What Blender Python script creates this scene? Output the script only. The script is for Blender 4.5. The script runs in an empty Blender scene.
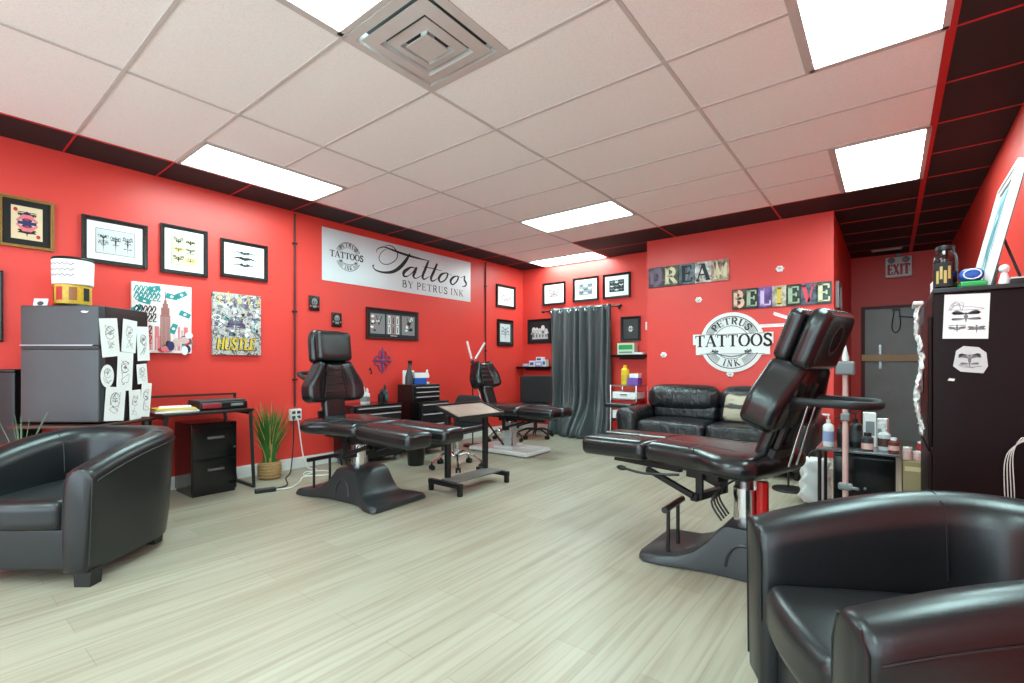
import bpy, math, random
from mathutils import Vector, Matrix
R = math.radians
PI = math.pi
random.seed(7)
scene = bpy.context.scene
COL = scene.collection

# ---------------------------------------------------------------- camera, sky, exposure
EYE = 1.13
cam_data = bpy.data.cameras.new('camera')
cam = bpy.data.objects.new('camera', cam_data)
COL.objects.link(cam)
cam.location = (0, 0, EYE)
cam.rotation_euler = (R(90), 0, 0.667)
cam_data.sensor_fit = 'HORIZONTAL'
cam_data.sensor_width = 36.0
cam_data.lens = 480.0 / 1024 * 36.0
cam_data.shift_y = (365.0 - 341.5) / 1024
cam_data.clip_start = 0.05
scene.camera = cam
scene.view_settings.view_transform = 'Standard'
scene.view_settings.look = 'None'
scene.view_settings.gamma = 1
scene.view_settings.use_curve_mapping = False
scene.view_settings.exposure = 0.27
world = bpy.data.worlds.new('daylight')
scene.world = world
world.use_nodes = True
bg = world.node_tree.nodes['Background']
bg.inputs['Color'].default_value = (0.74, 0.90, 1.0, 1)
bg.inputs['Strength'].default_value = 4.4
PANEL_STRENGTH = 21.0

# ---------------------------------------------------------------- materials
MATS = {}
def lin(c):
    c = c / 255.0
    return c / 12.92 if c <= 0.04045 else ((c + 0.055) / 1.055) ** 2.4
def rgb(r, g, b):
    return (lin(r), lin(g), lin(b), 1)
def mat(name, col, rough=0.5, metal=0.0, vary=0.06, scale=12.0, bump=0.0, bscale=60.0, coat=0.0, spec=0.5):
    """col in sRGB 0-255; a noise varies the colour and, if asked, bumps the surface"""
    if name in MATS: return MATS[name]
    m = bpy.data.materials.new(name); m.use_nodes = True
    nt = m.node_tree; N = nt.nodes; L = nt.links
    p = N['Principled BSDF']
    c = rgb(*col)
    tc = N.new('ShaderNodeTexCoord')
    nz = N.new('ShaderNodeTexNoise'); nz.inputs['Scale'].default_value = scale; nz.inputs['Detail'].default_value = 4
    L.new(tc.outputs['Object'], nz.inputs['Vector'])
    mx = N.new('ShaderNodeMix'); mx.data_type = 'RGBA'
    mx.inputs['A'].default_value = [x * (1 - vary) for x in c[:3]] + [1]
    mx.inputs['B'].default_value = [min(1, x * (1 + vary)) for x in c[:3]] + [1]
    L.new(nz.outputs['Fac'], mx.inputs['Factor'])
    L.new(mx.outputs['Result'], p.inputs['Base Color'])
    p.inputs['Roughness'].default_value = rough
    p.inputs['Metallic'].default_value = metal
    p.inputs['Specular IOR Level'].default_value = spec
    if coat: p.inputs['Coat Weight'].default_value = coat; p.inputs['Coat Roughness'].default_value = 0.15
    if bump:
        n2 = N.new('ShaderNodeTexNoise'); n2.inputs['Scale'].default_value = bscale; n2.inputs['Detail'].default_value = 3
        L.new(tc.outputs['Object'], n2.inputs['Vector'])
        b = N.new('ShaderNodeBump'); b.inputs['Strength'].default_value = bump; b.inputs['Distance'].default_value = 0.01
        L.new(n2.outputs['Fac'], b.inputs['Height']); L.new(b.outputs['Normal'], p.inputs['Normal'])
    MATS[name] = m
    return m
def emit(name, col, strength):
    m = bpy.data.materials.new(name); m.use_nodes = True
    p = m.node_tree.nodes['Principled BSDF']
    p.inputs['Base Color'].default_value = rgb(*col)
    p.inputs['Emission Color'].default_value = rgb(*col)
    p.inputs['Emission Strength'].default_value = strength
    MATS[name] = m
    return m
def ramp_mat(name, kind, stops, scale=(8, 8, 8), rough=0.6, detail=4, bump=0.0, distortion=0.0):
    """a procedural print: a texture pushed through a colour ramp"""
    m = bpy.data.materials.new(name); m.use_nodes = True
    nt = m.node_tree; N = nt.nodes; L = nt.links; p = N['Principled BSDF']
    tc = N.new('ShaderNodeTexCoord'); mp = N.new('ShaderNodeMapping'); mp.inputs['Scale'].default_value = scale
    L.new(tc.outputs['Object'], mp.inputs['Vector'])
    if kind == 'voronoi':
        t = N.new('ShaderNodeTexVoronoi'); out = t.outputs['Color']
    else:
        t = N.new('ShaderNodeTexNoise'); t.inputs['Detail'].default_value = detail; t.inputs['Distortion'].default_value = distortion; out = t.outputs['Fac']
    t.inputs['Scale'].default_value = 1.0
    L.new(mp.outputs['Vector'], t.inputs['Vector'])
    r = N.new('ShaderNodeValToRGB'); e = r.color_ramp
    while len(e.elements) < len(stops): e.elements.new(0.5)
    for el, (pos, c) in zip(e.elements, stops): el.position = pos; el.color = rgb(*c)
    L.new(out, r.inputs['Fac']); L.new(r.outputs['Color'], p.inputs['Base Color'])
    p.inputs['Roughness'].default_value = rough
    if bump:
        b = N.new('ShaderNodeBump'); b.inputs['Strength'].default_value = bump; b.inputs['Distance'].default_value = 0.01
        L.new(out, b.inputs['Height']); L.new(b.outputs['Normal'], p.inputs['Normal'])
    MATS[name] = m
    return m

RED = mat('red_wall_paint', (224, 64, 55), 0.42, vary=0.03, scale=3, bump=0.03, bscale=180)
WHITE = mat('white_paint', (226, 224, 220), 0.45)
LEATHER = mat('black_leather', (25, 27, 29), 0.33, vary=0.15, scale=5, bump=0.05, bscale=160, spec=0.55)
VINYL = mat('black_vinyl', (24, 25, 27), 0.26, vary=0.1, scale=5, bump=0.05, bscale=120, spec=0.6)
def wrinkle_leather():
    m = mat('creased_sofa_leather', (24, 26, 28), 0.30, vary=0.15, scale=5, spec=0.6)
    nt = m.node_tree; N = nt.nodes; L = nt.links; p = N['Principled BSDF']
    tc = N.new('ShaderNodeTexCoord'); mp = N.new('ShaderNodeMapping'); mp.inputs['Scale'].default_value = (20, 12, 8)
    n = N.new('ShaderNodeTexNoise'); n.inputs['Scale'].default_value = 1.0; n.inputs['Detail'].default_value = 5; n.inputs['Distortion'].default_value = 1.2
    L.new(tc.outputs['Object'], mp.inputs['Vector']); L.new(mp.outputs['Vector'], n.inputs['Vector'])
    b = N.new('ShaderNodeBump'); b.inputs['Strength'].default_value = 0.75; b.inputs['Distance'].default_value = 0.02
    L.new(n.outputs['Fac'], b.inputs['Height']); L.new(b.outputs['Normal'], p.inputs['Normal'])
    return m
SOFAL = wrinkle_leather()
SEAM = mat('leather_seam', (70, 72, 74), 0.4)
BLACKM = mat('black_powder_coat', (20, 20, 21), 0.38, spec=0.5)
BASEM = mat('charcoal_moulded_shell', (44, 45, 47), 0.38, bump=0.05, bscale=200)
BLACKP = mat('black_plastic', (16, 16, 17), 0.4)
GLOSSB = mat('black_gloss_lacquer', (14, 14, 15), 0.16)
CHROME = mat('chrome', (215, 217, 220), 0.12, 1.0)
STEEL = mat('brushed_steel', (150, 152, 154), 0.30, 1.0, vary=0.1, scale=30)
FRIDGE = mat('fridge_grey_steel', (70, 71, 73), 0.40, 0.35, vary=0.05, scale=20)
WHITEM = mat('white_enamel', (225, 225, 224), 0.3)
PAPER = mat('paper', (236, 236, 234), 0.8, vary=0.02)
PAPERG = mat('grey_paper', (206, 206, 206), 0.8, vary=0.04)
INK = mat('ink', (28, 28, 30), 0.7)
INKG = mat('grey_ink', (120, 120, 124), 0.7)
DARKWOOD = mat('dark_espresso_wood', (30, 15, 16), 0.42, vary=0.25, scale=4, spec=0.12)
BROWN = mat('brown_wood', (70, 40, 30), 0.4, vary=0.2, scale=6)
OAK = mat('pale_wood_bar', (206, 182, 138), 0.55, vary=0.15, scale=6)
KRAFT = mat('kraft_cardboard', (150, 130, 96), 0.75, vary=0.1, scale=5)
GOLD = mat('antique_gold', (150, 116, 60), 0.4, 0.5, vary=0.2, scale=40, bump=0.3, bscale=120)
FRAMEB = mat('black_frame_lacquer', (18, 18, 19), 0.25)
MATW = mat('white_mount_board', (232, 232, 226), 0.8, vary=0.02)
MATB = mat('black_mount_board', (22, 20, 20), 0.8)
REDBAR = mat('red_ceiling_bar', (190, 30, 34), 0.45)
BLACKT = mat('black_ceiling_tile', (30, 26, 28), 0.75, vary=0.2, scale=6, bump=0.1, bscale=150)
WHITEBAR = mat('white_ceiling_bar', (200, 195, 192), 0.5)
CABLE = mat('black_cable', (18, 18, 18), 0.5)
CABLEW = mat('white_cable', (225, 222, 215), 0.5)
TEAL = mat('teal_print', (40, 140, 140), 0.6)
PINKP = mat('pink_print', (226, 120, 130), 0.6)
NAVY = mat('navy_print', (40, 44, 96), 0.6)
YEL = mat('yellow_print', (222, 186, 60), 0.55)
REDP = mat('red_print', (190, 40, 44), 0.6)
BRICKP = mat('dusty_brick_print', (160, 100, 96), 0.7, vary=0.2, scale=30)
GREENP = mat('green_plastic', (40, 160, 80), 0.4)
BLUEP = mat('blue_plastic', (40, 90, 180), 0.4)
PURPLE = mat('purple_print', (120, 80, 170), 0.5)
GREY = mat('mid_grey', (130, 132, 134), 0.5)
DKGREY = mat('dark_grey', (58, 60, 62), 0.5)
REDC = mat('red_metal', (190, 26, 24), 0.3)
PINKM = mat('pale_pink_enamel', (222, 176, 170), 0.35)
PANEL = emit('light_panel_diffuser', (213, 255, 254), PANEL_STRENGTH)
LEDBAR = emit('led_bar', (255, 250, 244), 1.2)

def plank_mat():
    m = bpy.data.materials.new('pale_oak_planks'); m.use_nodes = True
    nt = m.node_tree; N = nt.nodes; L = nt.links; p = N['Principled BSDF']
    tc = N.new('ShaderNodeTexCoord')
    mp = N.new('ShaderNodeMapping'); mp.inputs['Rotation'].default_value = (0, 0, R(90))
    L.new(tc.outputs['Object'], mp.inputs['Vector'])
    br = N.new('ShaderNodeTexBrick'); br.offset = 0.37; br.inputs['Scale'].default_value = 1.0
    br.inputs['Brick Width'].default_value = 1.22; br.inputs['Row Height'].default_value = 0.18
    br.inputs['Mortar Size'].default_value = 0.0012; br.inputs['Mortar Smooth'].default_value = 0.3
    br.inputs['Color1'].default_value = rgb(164, 156, 140); br.inputs['Color2'].default_value = rgb(154, 145, 128)
    br.inputs['Mortar'].default_value = rgb(130, 120, 102)
    L.new(mp.outputs['Vector'], br.inputs['Vector'])
    # long grain along the planks (world Y)
    mg = N.new('ShaderNodeMapping'); mg.inputs['Scale'].default_value = (34, 1.1, 1)
    L.new(tc.outputs['Object'], mg.inputs['Vector'])
    g = N.new('ShaderNodeTexNoise'); g.inputs['Scale'].default_value = 1; g.inputs['Detail'].default_value = 6; g.inputs['Distortion'].default_value = 0.6
    L.new(mg.outputs['Vector'], g.inputs['Vector'])
    rp = N.new('ShaderNodeValToRGB'); rp.color_ramp.elements[0].position = 0.28; rp.color_ramp.elements[1].position = 0.56
    rp.color_ramp.elements[0].color = (0.66, 0.58, 0.48, 1); rp.color_ramp.elements[1].color = (1.08, 1.07, 1.05, 1)
    L.new(g.outputs['Fac'], rp.inputs['Fac'])
    mu = N.new('ShaderNodeMix'); mu.data_type = 'RGBA'; mu.blend_type = 'MULTIPLY'; mu.inputs['Factor'].default_value = 0.62
    L.new(br.outputs['Color'], mu.inputs['A']); L.new(rp.outputs['Color'], mu.inputs['B'])
    L.new(mu.outputs['Result'], p.inputs['Base Color'])
    p.inputs['Roughness'].default_value = 0.42
    b = N.new('ShaderNodeBump'); b.inputs['Strength'].default_value = 0.06; b.inputs['Distance'].default_value = 0.005
    L.new(g.outputs['Fac'], b.inputs['Height']); L.new(b.outputs['Normal'], p.inputs['Normal'])
    return m
def tile_mat():
    m = bpy.data.materials.new('mineral_fibre_tile'); m.use_nodes = True
    nt = m.node_tree; N = nt.nodes; L = nt.links; p = N['Principled BSDF']
    tc = N.new('ShaderNodeTexCoord')
    n = N.new('ShaderNodeTexNoise'); n.inputs['Scale'].default_value = 130; n.inputs['Detail'].default_value = 4
    L.new(tc.outputs['Object'], n.inputs['Vector'])
    r = N.new('ShaderNodeValToRGB'); r.color_ramp.elements[0].position = 0.32; r.color_ramp.elements[1].position = 0.55
    r.color_ramp.elements[0].color = rgb(240, 239, 238); r.color_ramp.elements[1].color = rgb(249, 248, 247)
    L.new(n.outputs['Fac'], r.inputs['Fac']); L.new(r.outputs['Color'], p.inputs['Base Color'])
    p.inputs['Roughness'].default_value = 0.85
    b = N.new('ShaderNodeBump'); b.inputs['Strength'].default_value = 0.2; b.inputs['Distance'].default_value = 0.004
    L.new(n.outputs['Fac'], b.inputs['Height']); L.new(b.outputs['Normal'], p.inputs['Normal'])
    return m
PLANKS = plank_mat(); TILE = tile_mat()

# ---------------------------------------------------------------- mesh builder
def tf(M, p): return tuple(M @ Vector(p))
class MB:
    def __init__(s): s.v = []; s.f = []; s.m = []
    def add(s, vs, fs, m=0, M=None):
        o = len(s.v)
        s.v += [tf(M, v) for v in vs] if M is not None else [tuple(v) for v in vs]
        s.f += [tuple(o + i for i in f) for f in fs]; s.m += [m] * len(fs)
        return s
    def box(s, c, d, m=0, M=None):
        x, y, z = [k / 2 for k in d]
        vs = [(c[0] + i * x, c[1] + j * y, c[2] + k * z) for i in (-1, 1) for j in (-1, 1) for k in (-1, 1)]
        return s.add(vs, [(0, 1, 3, 2), (4, 6, 7, 5), (0, 4, 5, 1), (2, 3, 7, 6), (0, 2, 6, 4), (1, 5, 7, 3)], m, M)
    def bar(s, a, b, w, h, m=0):
        """a rectangular bar from a to b, w wide and h high"""
        a = Vector(a); b = Vector(b); d = b - a; L = d.length
        q = d.to_track_quat('X', 'Z').to_matrix().to_4x4(); q.translation = (a + b) / 2
        return s.box((0, 0, 0), (L, w, h), m, q)
    def tube(s, pts, r, n=8, m=0, closed=False, caps=True):
        pts = [Vector(p) for p in pts]; k = len(pts)
        rs = r if isinstance(r, (list, tuple)) else [r] * k
        vs = []; up = None
        for i, p in enumerate(pts):
            if closed: t = pts[(i + 1) % k] - pts[i - 1]
            else: t = pts[min(i + 1, k - 1)] - pts[max(i - 1, 0)]
            t.normalize()
            if up is None: up = Vector((0, 0, 1)) if abs(t.z) < 0.9 else Vector((1, 0, 0))
            a = t.cross(up)
            if a.length < 1e-4: a = t.cross(Vector((0.3, 1, 0.2)))
            a.normalize(); b = a.cross(t); up = b
            for j in range(n):
                an = 2 * PI * j / n
                vs.append(p + (a * math.cos(an) + b * math.sin(an)) * rs[i])
        fs = []
        for i in range(k if closed else k - 1):
            for j in range(n):
                i2 = (i + 1) % k
                fs.append((i * n + j, i * n + (j + 1) % n, i2 * n + (j + 1) % n, i2 * n + j))
        if caps and not closed:
            fs.append(tuple(range(n - 1, -1, -1))); fs.append(tuple((k - 1) * n + j for j in range(n)))
        return s.add(vs, fs, m)
    def cyl(s, a, b, r, r2=None, n=16, m=0):
        return s.tube([a, b], [r, r if r2 is None else r2], n, m)
    def lathe(s, prof, c=(0, 0, 0), n=20, m=0, M=None):
        vs = []; k = len(prof)
        for r, z in prof:
            for j in range(n):
                a = 2 * PI * j / n
                vs.append((c[0] + r * math.cos(a), c[1] + r * math.sin(a), c[2] + z))
        fs = [(i * n + j, i * n + (j + 1) % n, (i + 1) * n + (j + 1) % n, (i + 1) * n + j) for i in range(k - 1) for j in range(n)]
        fs.append(tuple(range(n - 1, -1, -1))); fs.append(tuple((k - 1) * n + j for j in range(n)))
        return s.add(vs, fs, m, M)
    def prism(s, poly, y0, y1, m=0, M=None):
        """outline in x,z extruded from y0 to y1"""
        n = len(poly)
        vs = [(x, y0, z) for x, z in poly] + [(x, y1, z) for x, z in poly]
        fs = [tuple(range(n)), tuple(range(2 * n - 1, n - 1, -1))] + [(i, n + i, n + (i + 1) % n, (i + 1) % n) for i in range(n)]
        return s.add(vs, fs, m, M)
    def grid(s, fn, nu, nv, m=0, M=None, close_u=False):
        vs = [fn(i / nu, j / nv) for i in range(nu + (0 if close_u else 1)) for j in range(nv + 1)]
        w = nv + 1; k = nu + (0 if close_u else 1)
        fs = [(i * w + j, ((i + 1) % k) * w + j, ((i + 1) % k) * w + j + 1, i * w + j + 1) for i in range(nu) for j in range(nv)]
        return s.add(vs, fs, m, M)
    def rbox(s, c, d, r, m=0, M=None, fn=None, seg=3, inner=4):
        """a box with rounded edges; fn may reshape it (local, centred coordinates)"""
        h = [k / 2 for k in d]; r = min([r] + [k * 0.98 for k in h])
        ax = []
        for k in h:
            e = [(k - r) + r * math.tan(R(45) * i / seg) for i in range(1, seg + 1)]
            mid = [-(k - r) + 2 * (k - r) * i / inner for i in range(inner + 1)]
            ax.append([-x for x in reversed(e)] + mid + e)
        idx = {}; vs = []; fs = []
        def vert(p):
            q = [max(-(h[i] - r), min(h[i] - r, p[i])) for i in range(3)]
            dlt = Vector([p[i] - q[i] for i in range(3)])
            if dlt.length > 1e-9: dlt = dlt.normalized() * r
            p2 = Vector(q) + dlt
            key = (round(p2.x, 5), round(p2.y, 5), round(p2.z, 5))
            if key not in idx: idx[key] = len(vs); vs.append(p2)
            return idx[key]
        for a in range(3):
            b, cc = (a + 1) % 3, (a + 2) % 3
            for sg in (-1, 1):
                for i in range(len(ax[b]) - 1):
                    for j in range(len(ax[cc]) - 1):
                        q = []
                        for (ii, jj) in ((i, j), (i + 1, j), (i + 1, j + 1), (i, j + 1)):
                            p = [0, 0, 0]; p[a] = sg * h[a]; p[b] = ax[b][ii]; p[cc] = ax[cc][jj]
                            q.append(vert(p))
                        if sg < 0: q.reverse()
                        if len(set(q)) >= 3: fs.append(tuple(dict.fromkeys(q)))
        if fn: vs = [Vector(fn(v.x, v.y, v.z)) for v in vs]
        vs = [v + Vector(c) for v in vs]
        return s.add(vs, fs, m, M)
    def ball(s, c, rad, m=0, nu=12, nv=8, M=None):
        if not isinstance(rad, (list, tuple)): rad = (rad,) * 3
        prof = [(max(1e-4, math.sin(PI * i / nv)), -math.cos(PI * i / nv)) for i in range(nv + 1)]
        t = MB().lathe(prof, n=nu)
        vs = [(c[0] + x * rad[0], c[1] + y * rad[1], c[2] + z * rad[2]) for x, y, z in t.v]
        return s.add(vs, t.f, m, M)
    def build(s, name, mats, parent=None, smooth=35, loc=None, rot=None):
        me = bpy.data.meshes.new(name)
        me.from_pydata([tuple(v) for v in s.v], [], s.f)
        if not isinstance(mats, (list, tuple)): mats = [mats]
        for k in mats: me.materials.append(k)
        me.polygons.foreach_set('material_index', s.m)
        me.polygons.foreach_set('use_smooth', [True] * len(s.f))
        me.update()
        import bmesh
        bm = bmesh.new(); bm.from_mesh(me); bmesh.ops.recalc_face_normals(bm, faces=bm.faces); bm.to_mesh(me); bm.free()
        me.set_sharp_from_angle(angle=R(smooth))
        o = bpy.data.objects.new(name, me); COL.objects.link(o)
        if parent is not None: o.parent = parent
        if loc is not None: o.location = loc
        if rot is not None: o.rotation_euler = rot
        return o
def tag(o, label, cat, group=None, kind=None):
    o['label'] = label; o['category'] = cat
    if group: o['group'] = group
    if kind: o['kind'] = kind
    return o
def thing(name, label, cat, loc=(0, 0, 0), rz=0.0, group=None):
    o = bpy.data.objects.new(name, None); COL.objects.link(o)
    o.empty_display_size = 0.1
    o.location = loc; o.rotation_euler = (0, 0, rz)
    return tag(o, label, cat, group)
def dup(root, loc, rz, label, group=None):
    r = root.copy(); COL.objects.link(r); r.location = loc; r.rotation_euler = (0, 0, rz); r['label'] = label
    if group: r['group'] = group
    for ch in list(root.children):
        c = ch.copy(); COL.objects.link(c); c.parent = r
        for g in list(ch.children):
            d = g.copy(); COL.objects.link(d); d.parent = c
    return r
def struct(name, mb, mats, smooth=35):
    o = mb.build(name, mats, None, smooth); o['kind'] = 'structure'; return o
def smooth_path(pts, n=6, closed=False):
    """Catmull-Rom through points of any dimension"""
    P = [list(p) for p in pts]; out = []; k = len(P)
    for i in range(k if closed else k - 1):
        if closed: a, b, c, d = P[i - 1], P[i], P[(i + 1) % k], P[(i + 2) % k]
        else: a, b, c, d = P[max(i - 1, 0)], P[i], P[i + 1], P[min(i + 2, k - 1)]
        for j in range(n):
            t = j / n
            out.append([0.5 * (2 * b[q] + (c[q] - a[q]) * t + (2 * a[q] - 5 * b[q] + 4 * c[q] - d[q]) * t * t + (3 * b[q] - a[q] - 3 * c[q] + d[q]) * t ** 3) for q in range(len(b))])
    if not closed: out.append(P[-1])
    return out
# ---- flat printed shapes on a panel seen from -y: local x right, z up
def ribbon(mb, pts, w, y, m=0, warp=None):
    """a flat stroke through x,z points; w is one width or a list"""
    k = len(pts); ws = w if isinstance(w, (list, tuple)) else [w] * k
    L = []; Rr = []
    for i in range(k):
        a = pts[max(i - 1, 0)]; b = pts[min(i + 1, k - 1)]
        dx, dz = b[0] - a[0], b[1] - a[1]; l = math.hypot(dx, dz) or 1
        nx, nz = -dz / l * ws[i] / 2, dx / l * ws[i] / 2
        L.append((pts[i][0] + nx, pts[i][1] + nz)); Rr.append((pts[i][0] - nx, pts[i][1] - nz))
    al = L + Rr
    if warp: al = [warp(*p) for p in al]
    mb.add([(p[0], y, p[1]) for p in al], [(i, i + 1, k + i + 1, k + i) for i in range(k - 1)], m)
def flat(mb, poly, y, m=0):
    mb.add([(p[0], y, p[1]) for p in poly], [tuple(range(len(poly)))], m)
def disc(cx, cz, rx, rz=None, n=20, a0=0.0, a1=2 * PI):
    rz = rx if rz is None else rz
    full = abs(a1 - a0 - 2 * PI) < 1e-6
    return [(cx + rx * math.cos(a0 + (a1 - a0) * i / (n if full else n - 1)), cz + rz * math.sin(a0 + (a1 - a0) * i / (n if full else n - 1))) for i in range(n)]
def arc(cx, cz, rx, rz, a0, a1, n=14):
    return [(cx + rx * math.cos(R(a0 + (a1 - a0) * i / (n - 1))), cz + rz * math.sin(R(a0 + (a1 - a0) * i / (n - 1)))) for i in range(n)]
# serif capitals: width, strokes (points, thick?)
GLY = {
 'T': (.80, [([(.4, 0), (.4, 1)], 1), ([(0, .96), (.8, .96)], 0), ([(.03, 1), (.03, .76)], 0), ([(.77, 1), (.77, .76)], 0), ([(.2, .03), (.6, .03)], 0)]),
 'A': (.90, [([(.08, 0), (.43, 1)], 0), ([(.43, 1), (.80, 0)], 1), ([(.2, .34), (.66, .34)], 0), ([(-.02, .03), (.22, .03)], 0), ([(.62, .03), (.94, .03)], 0)]),
 'O': (.86, [(arc(.43, .5, .37, .48, 90, 270), 1), (arc(.43, .5, .37, .48, -90, 90), 1)]),
 'S': (.66, [([(.58, .78), (.52, .92), (.34, .98), (.16, .92), (.1, .76), (.2, .6), (.46, .46), (.58, .3), (.54, .1), (.34, .02), (.14, .08), (.06, .24)], 1), ([(.58, .98), (.58, .72)], 0), ([(.06, .3), (.06, .02)], 0)]),
 'P': (.66, [([(.16, 0), (.16, 1)], 1), ([(.02, .97), (.34, .97)], 0), (arc(.32, .72, .28, .25, 90, -90), 1), ([(.16, .47), (.32, .47)], 0), ([(.02, .03), (.32, .03)], 0)]),
 'E': (.70, [([(.16, 0), (.16, 1)], 1), ([(.02, .97), (.62, .97)], 0), ([(.16, .52), (.5, .52)], 0), ([(.02, .03), (.64, .03)], 0), ([(.61, 1), (.61, .76)], 0), ([(.64, 0), (.64, .26)], 0), ([(.5, .64), (.5, .4)], 0)]),
 'R': (.80, [([(.16, 0), (.16, 1)], 1), ([(.02, .97), (.34, .97)], 0), (arc(.34, .73, .26, .24, 90, -90), 1), ([(.16, .49), (.34, .49)], 0), ([(.36, .5), (.7, .02)], 1), ([(.02, .03), (.32, .03)], 0), ([(.6, .03), (.8, .03)], 0)]),
 'U': (.82, [([(.16, 1), (.16, .3), (.22, .1), (.4, .02)], 1), ([(.4, .02), (.6, .1), (.66, .3), (.66, 1)], 0), ([(.02, .97), (.32, .97)], 0), ([(.54, .97), (.8, .97)], 0)]),
 'I': (.40, [([(.2, 0), (.2, 1)], 1), ([(.04, .97), (.36, .97)], 0), ([(.04, .03), (.36, .03)], 0)]),
 'N': (.86, [([(.15, 0), (.15, 1)], 0), ([(.15, 1), (.7, 0)], 1), ([(.7, 0), (.7, 1)], 0), ([(.0, .97), (.2, .97)], 0), ([(.02, .03), (.28, .03)], 0), ([(.56, .97), (.84, .97)], 0)]),
 'K': (.82, [([(.16, 0), (.16, 1)], 1), ([(.2, .42), (.68, .97)], 0), ([(.34, .56), (.72, .02)], 1), ([(.02, .97), (.32, .97)], 0), ([(.02, .03), (.32, .03)], 0), ([(.54, .97), (.8, .97)], 0), ([(.58, .03), (.84, .03)], 0)]),
 'B': (.74, [([(.16, 0), (.16, 1)], 1), ([(.02, .97), (.36, .97)], 0), (arc(.34, .75, .24, .22, 90, -90), 1), (arc(.36, .27, .3, .25, 90, -90), 1), ([(.16, .52), (.36, .52)], 0), ([(.02, .03), (.36, .03)], 0)]),
 'Y': (.80, [([(.08, 1), (.4, .48)], 1), ([(.72, 1), (.4, .48)], 0), ([(.4, .5), (.4, 0)], 1), ([(-.02, .97), (.24, .97)], 0), ([(.58, .97), (.82, .97)], 0), ([(.24, .03), (.56, .03)], 0)]),
 'D': (.84, [([(.16, 0), (.16, 1)], 1), ([(.02, .97), (.36, .97)], 0), (arc(.34, .5, .4, .47, 90, -90), 1), ([(.02, .03), (.36, .03)], 0)]),
 'M': (1.0, [([(.14, 0), (.14, 1)], 0), ([(.14, 1), (.48, .04)], 1), ([(.48, .04), (.82, 1)], 0), ([(.84, 1), (.84, 0)], 1), ([(0, .97), (.2, .97)], 0), ([(.78, .97), (.98, .97)], 0), ([(.02, .03), (.26, .03)], 0), ([(.7, .03), (.98, .03)], 0)]),
 'L': (.66, [([(.16, 0), (.16, 1)], 1), ([(.02, .97), (.32, .97)], 0), ([(.02, .03), (.62, .03)], 0), ([(.62, 0), (.62, .28)], 0)]),
 'V': (.80, [([(.08, 1), (.4, 0)], 1), ([(.4, 0), (.7, 1)], 0), ([(-.02, .97), (.24, .97)], 0), ([(.58, .97), (.82, .97)], 0)]),
 'X': (.80, [([(.1, 1), (.7, 0)], 1), ([(.68, 1), (.12, 0)], 0), ([(0, .97), (.24, .97)], 0), ([(.56, .97), (.8, .97)], 0), ([(0, .03), (.24, .03)], 0), ([(.58, .03), (.82, .03)], 0)]),
 'H': (.86, [([(.16, 0), (.16, 1)], 1), ([(.68, 0), (.68, 1)], 1), ([(.16, .52), (.68, .52)], 0)]),
}
def word_width(text, h, sp=0.08):
    return sum((GLY[c][0] if c != ' ' else .4) + sp for c in text) * h - sp * h
def word(mb, text, x, z, h, y, m=0, thick=.17, thin=.06, sp=.08, warp=None, italic=0.0, wide=1.0):
    for c in text:
        if c == ' ': x += .4 * h * wide; continue
        w, strokes = GLY[c]
        for pts, k in strokes:
            P = [(x + (px * wide + italic * pz) * h, z + pz * h) for px, pz in pts]
            if warp and len(P) == 2: P = [(P[0][0] + (P[1][0] - P[0][0]) * i / 3, P[0][1] + (P[1][1] - P[0][1]) * i / 3) for i in range(4)]
            wd = (thick if k else thin) * h
            if c == 'O': wd = [h * (thin + (thick - thin) * math.sin(PI * q / (len(P) - 1))) for q in range(len(P))]
            ribbon(mb, P, wd, y, m, warp)
        x += (w * wide + sp) * h
    return x
def scribble(mb, x0, z0, x1, z1, y, m=0, n=40, w=.003, seed=1):
    """a wandering pen line filling a rectangle"""
    rnd = random.Random(seed); pts = []
    for i in range(n): pts.append((rnd.uniform(x0, x1), rnd.uniform(z0, z1)))
    pts = smooth_path(pts, 4)
    ribbon(mb, pts, w, y, m)
def motif(mb, cx, cz, rx, rz, y, m, seed):
    """a small mirror-symmetric emblem: a body with curling lobes on both sides"""
    rnd = random.Random(seed * 13 + 5)
    flat(mb, disc(cx, cz + rz * .42, rx * .13, rz * .16, 9), y, m); flat(mb, disc(cx, cz - rz * .05, rx * .15, rz * .34, 10), y, m)
    ribbon(mb, [(cx, cz - rz * .3), (cx, cz - rz * .95)], [rx * .16, rx * .02], y, m)
    for z0 in [rnd.uniform(-.55, .6) for _ in range(rnd.randint(3, 4))]:
        l = rnd.uniform(.65, 1.0); up = rnd.uniform(-.2, .6); w = rnd.uniform(.10, .24); cu = rnd.uniform(.1, .4)
        for s_ in (-1, 1):
            P = smooth_path([(cx + s_ * rx * q, cz + rz * zz) for q, zz in ((.08, z0), (.4 * l, z0 + up * .45), (.8 * l, z0 + up * .9), (l, z0 + up * .5), (l * .72, z0 + up * .5 - cu * .4))], 3)
            ribbon(mb, P, [max(.001, rx * w * math.sin(PI * (.08 + .9 * k / (len(P) - 1)))) for k in range(len(P))], y, m)
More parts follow.
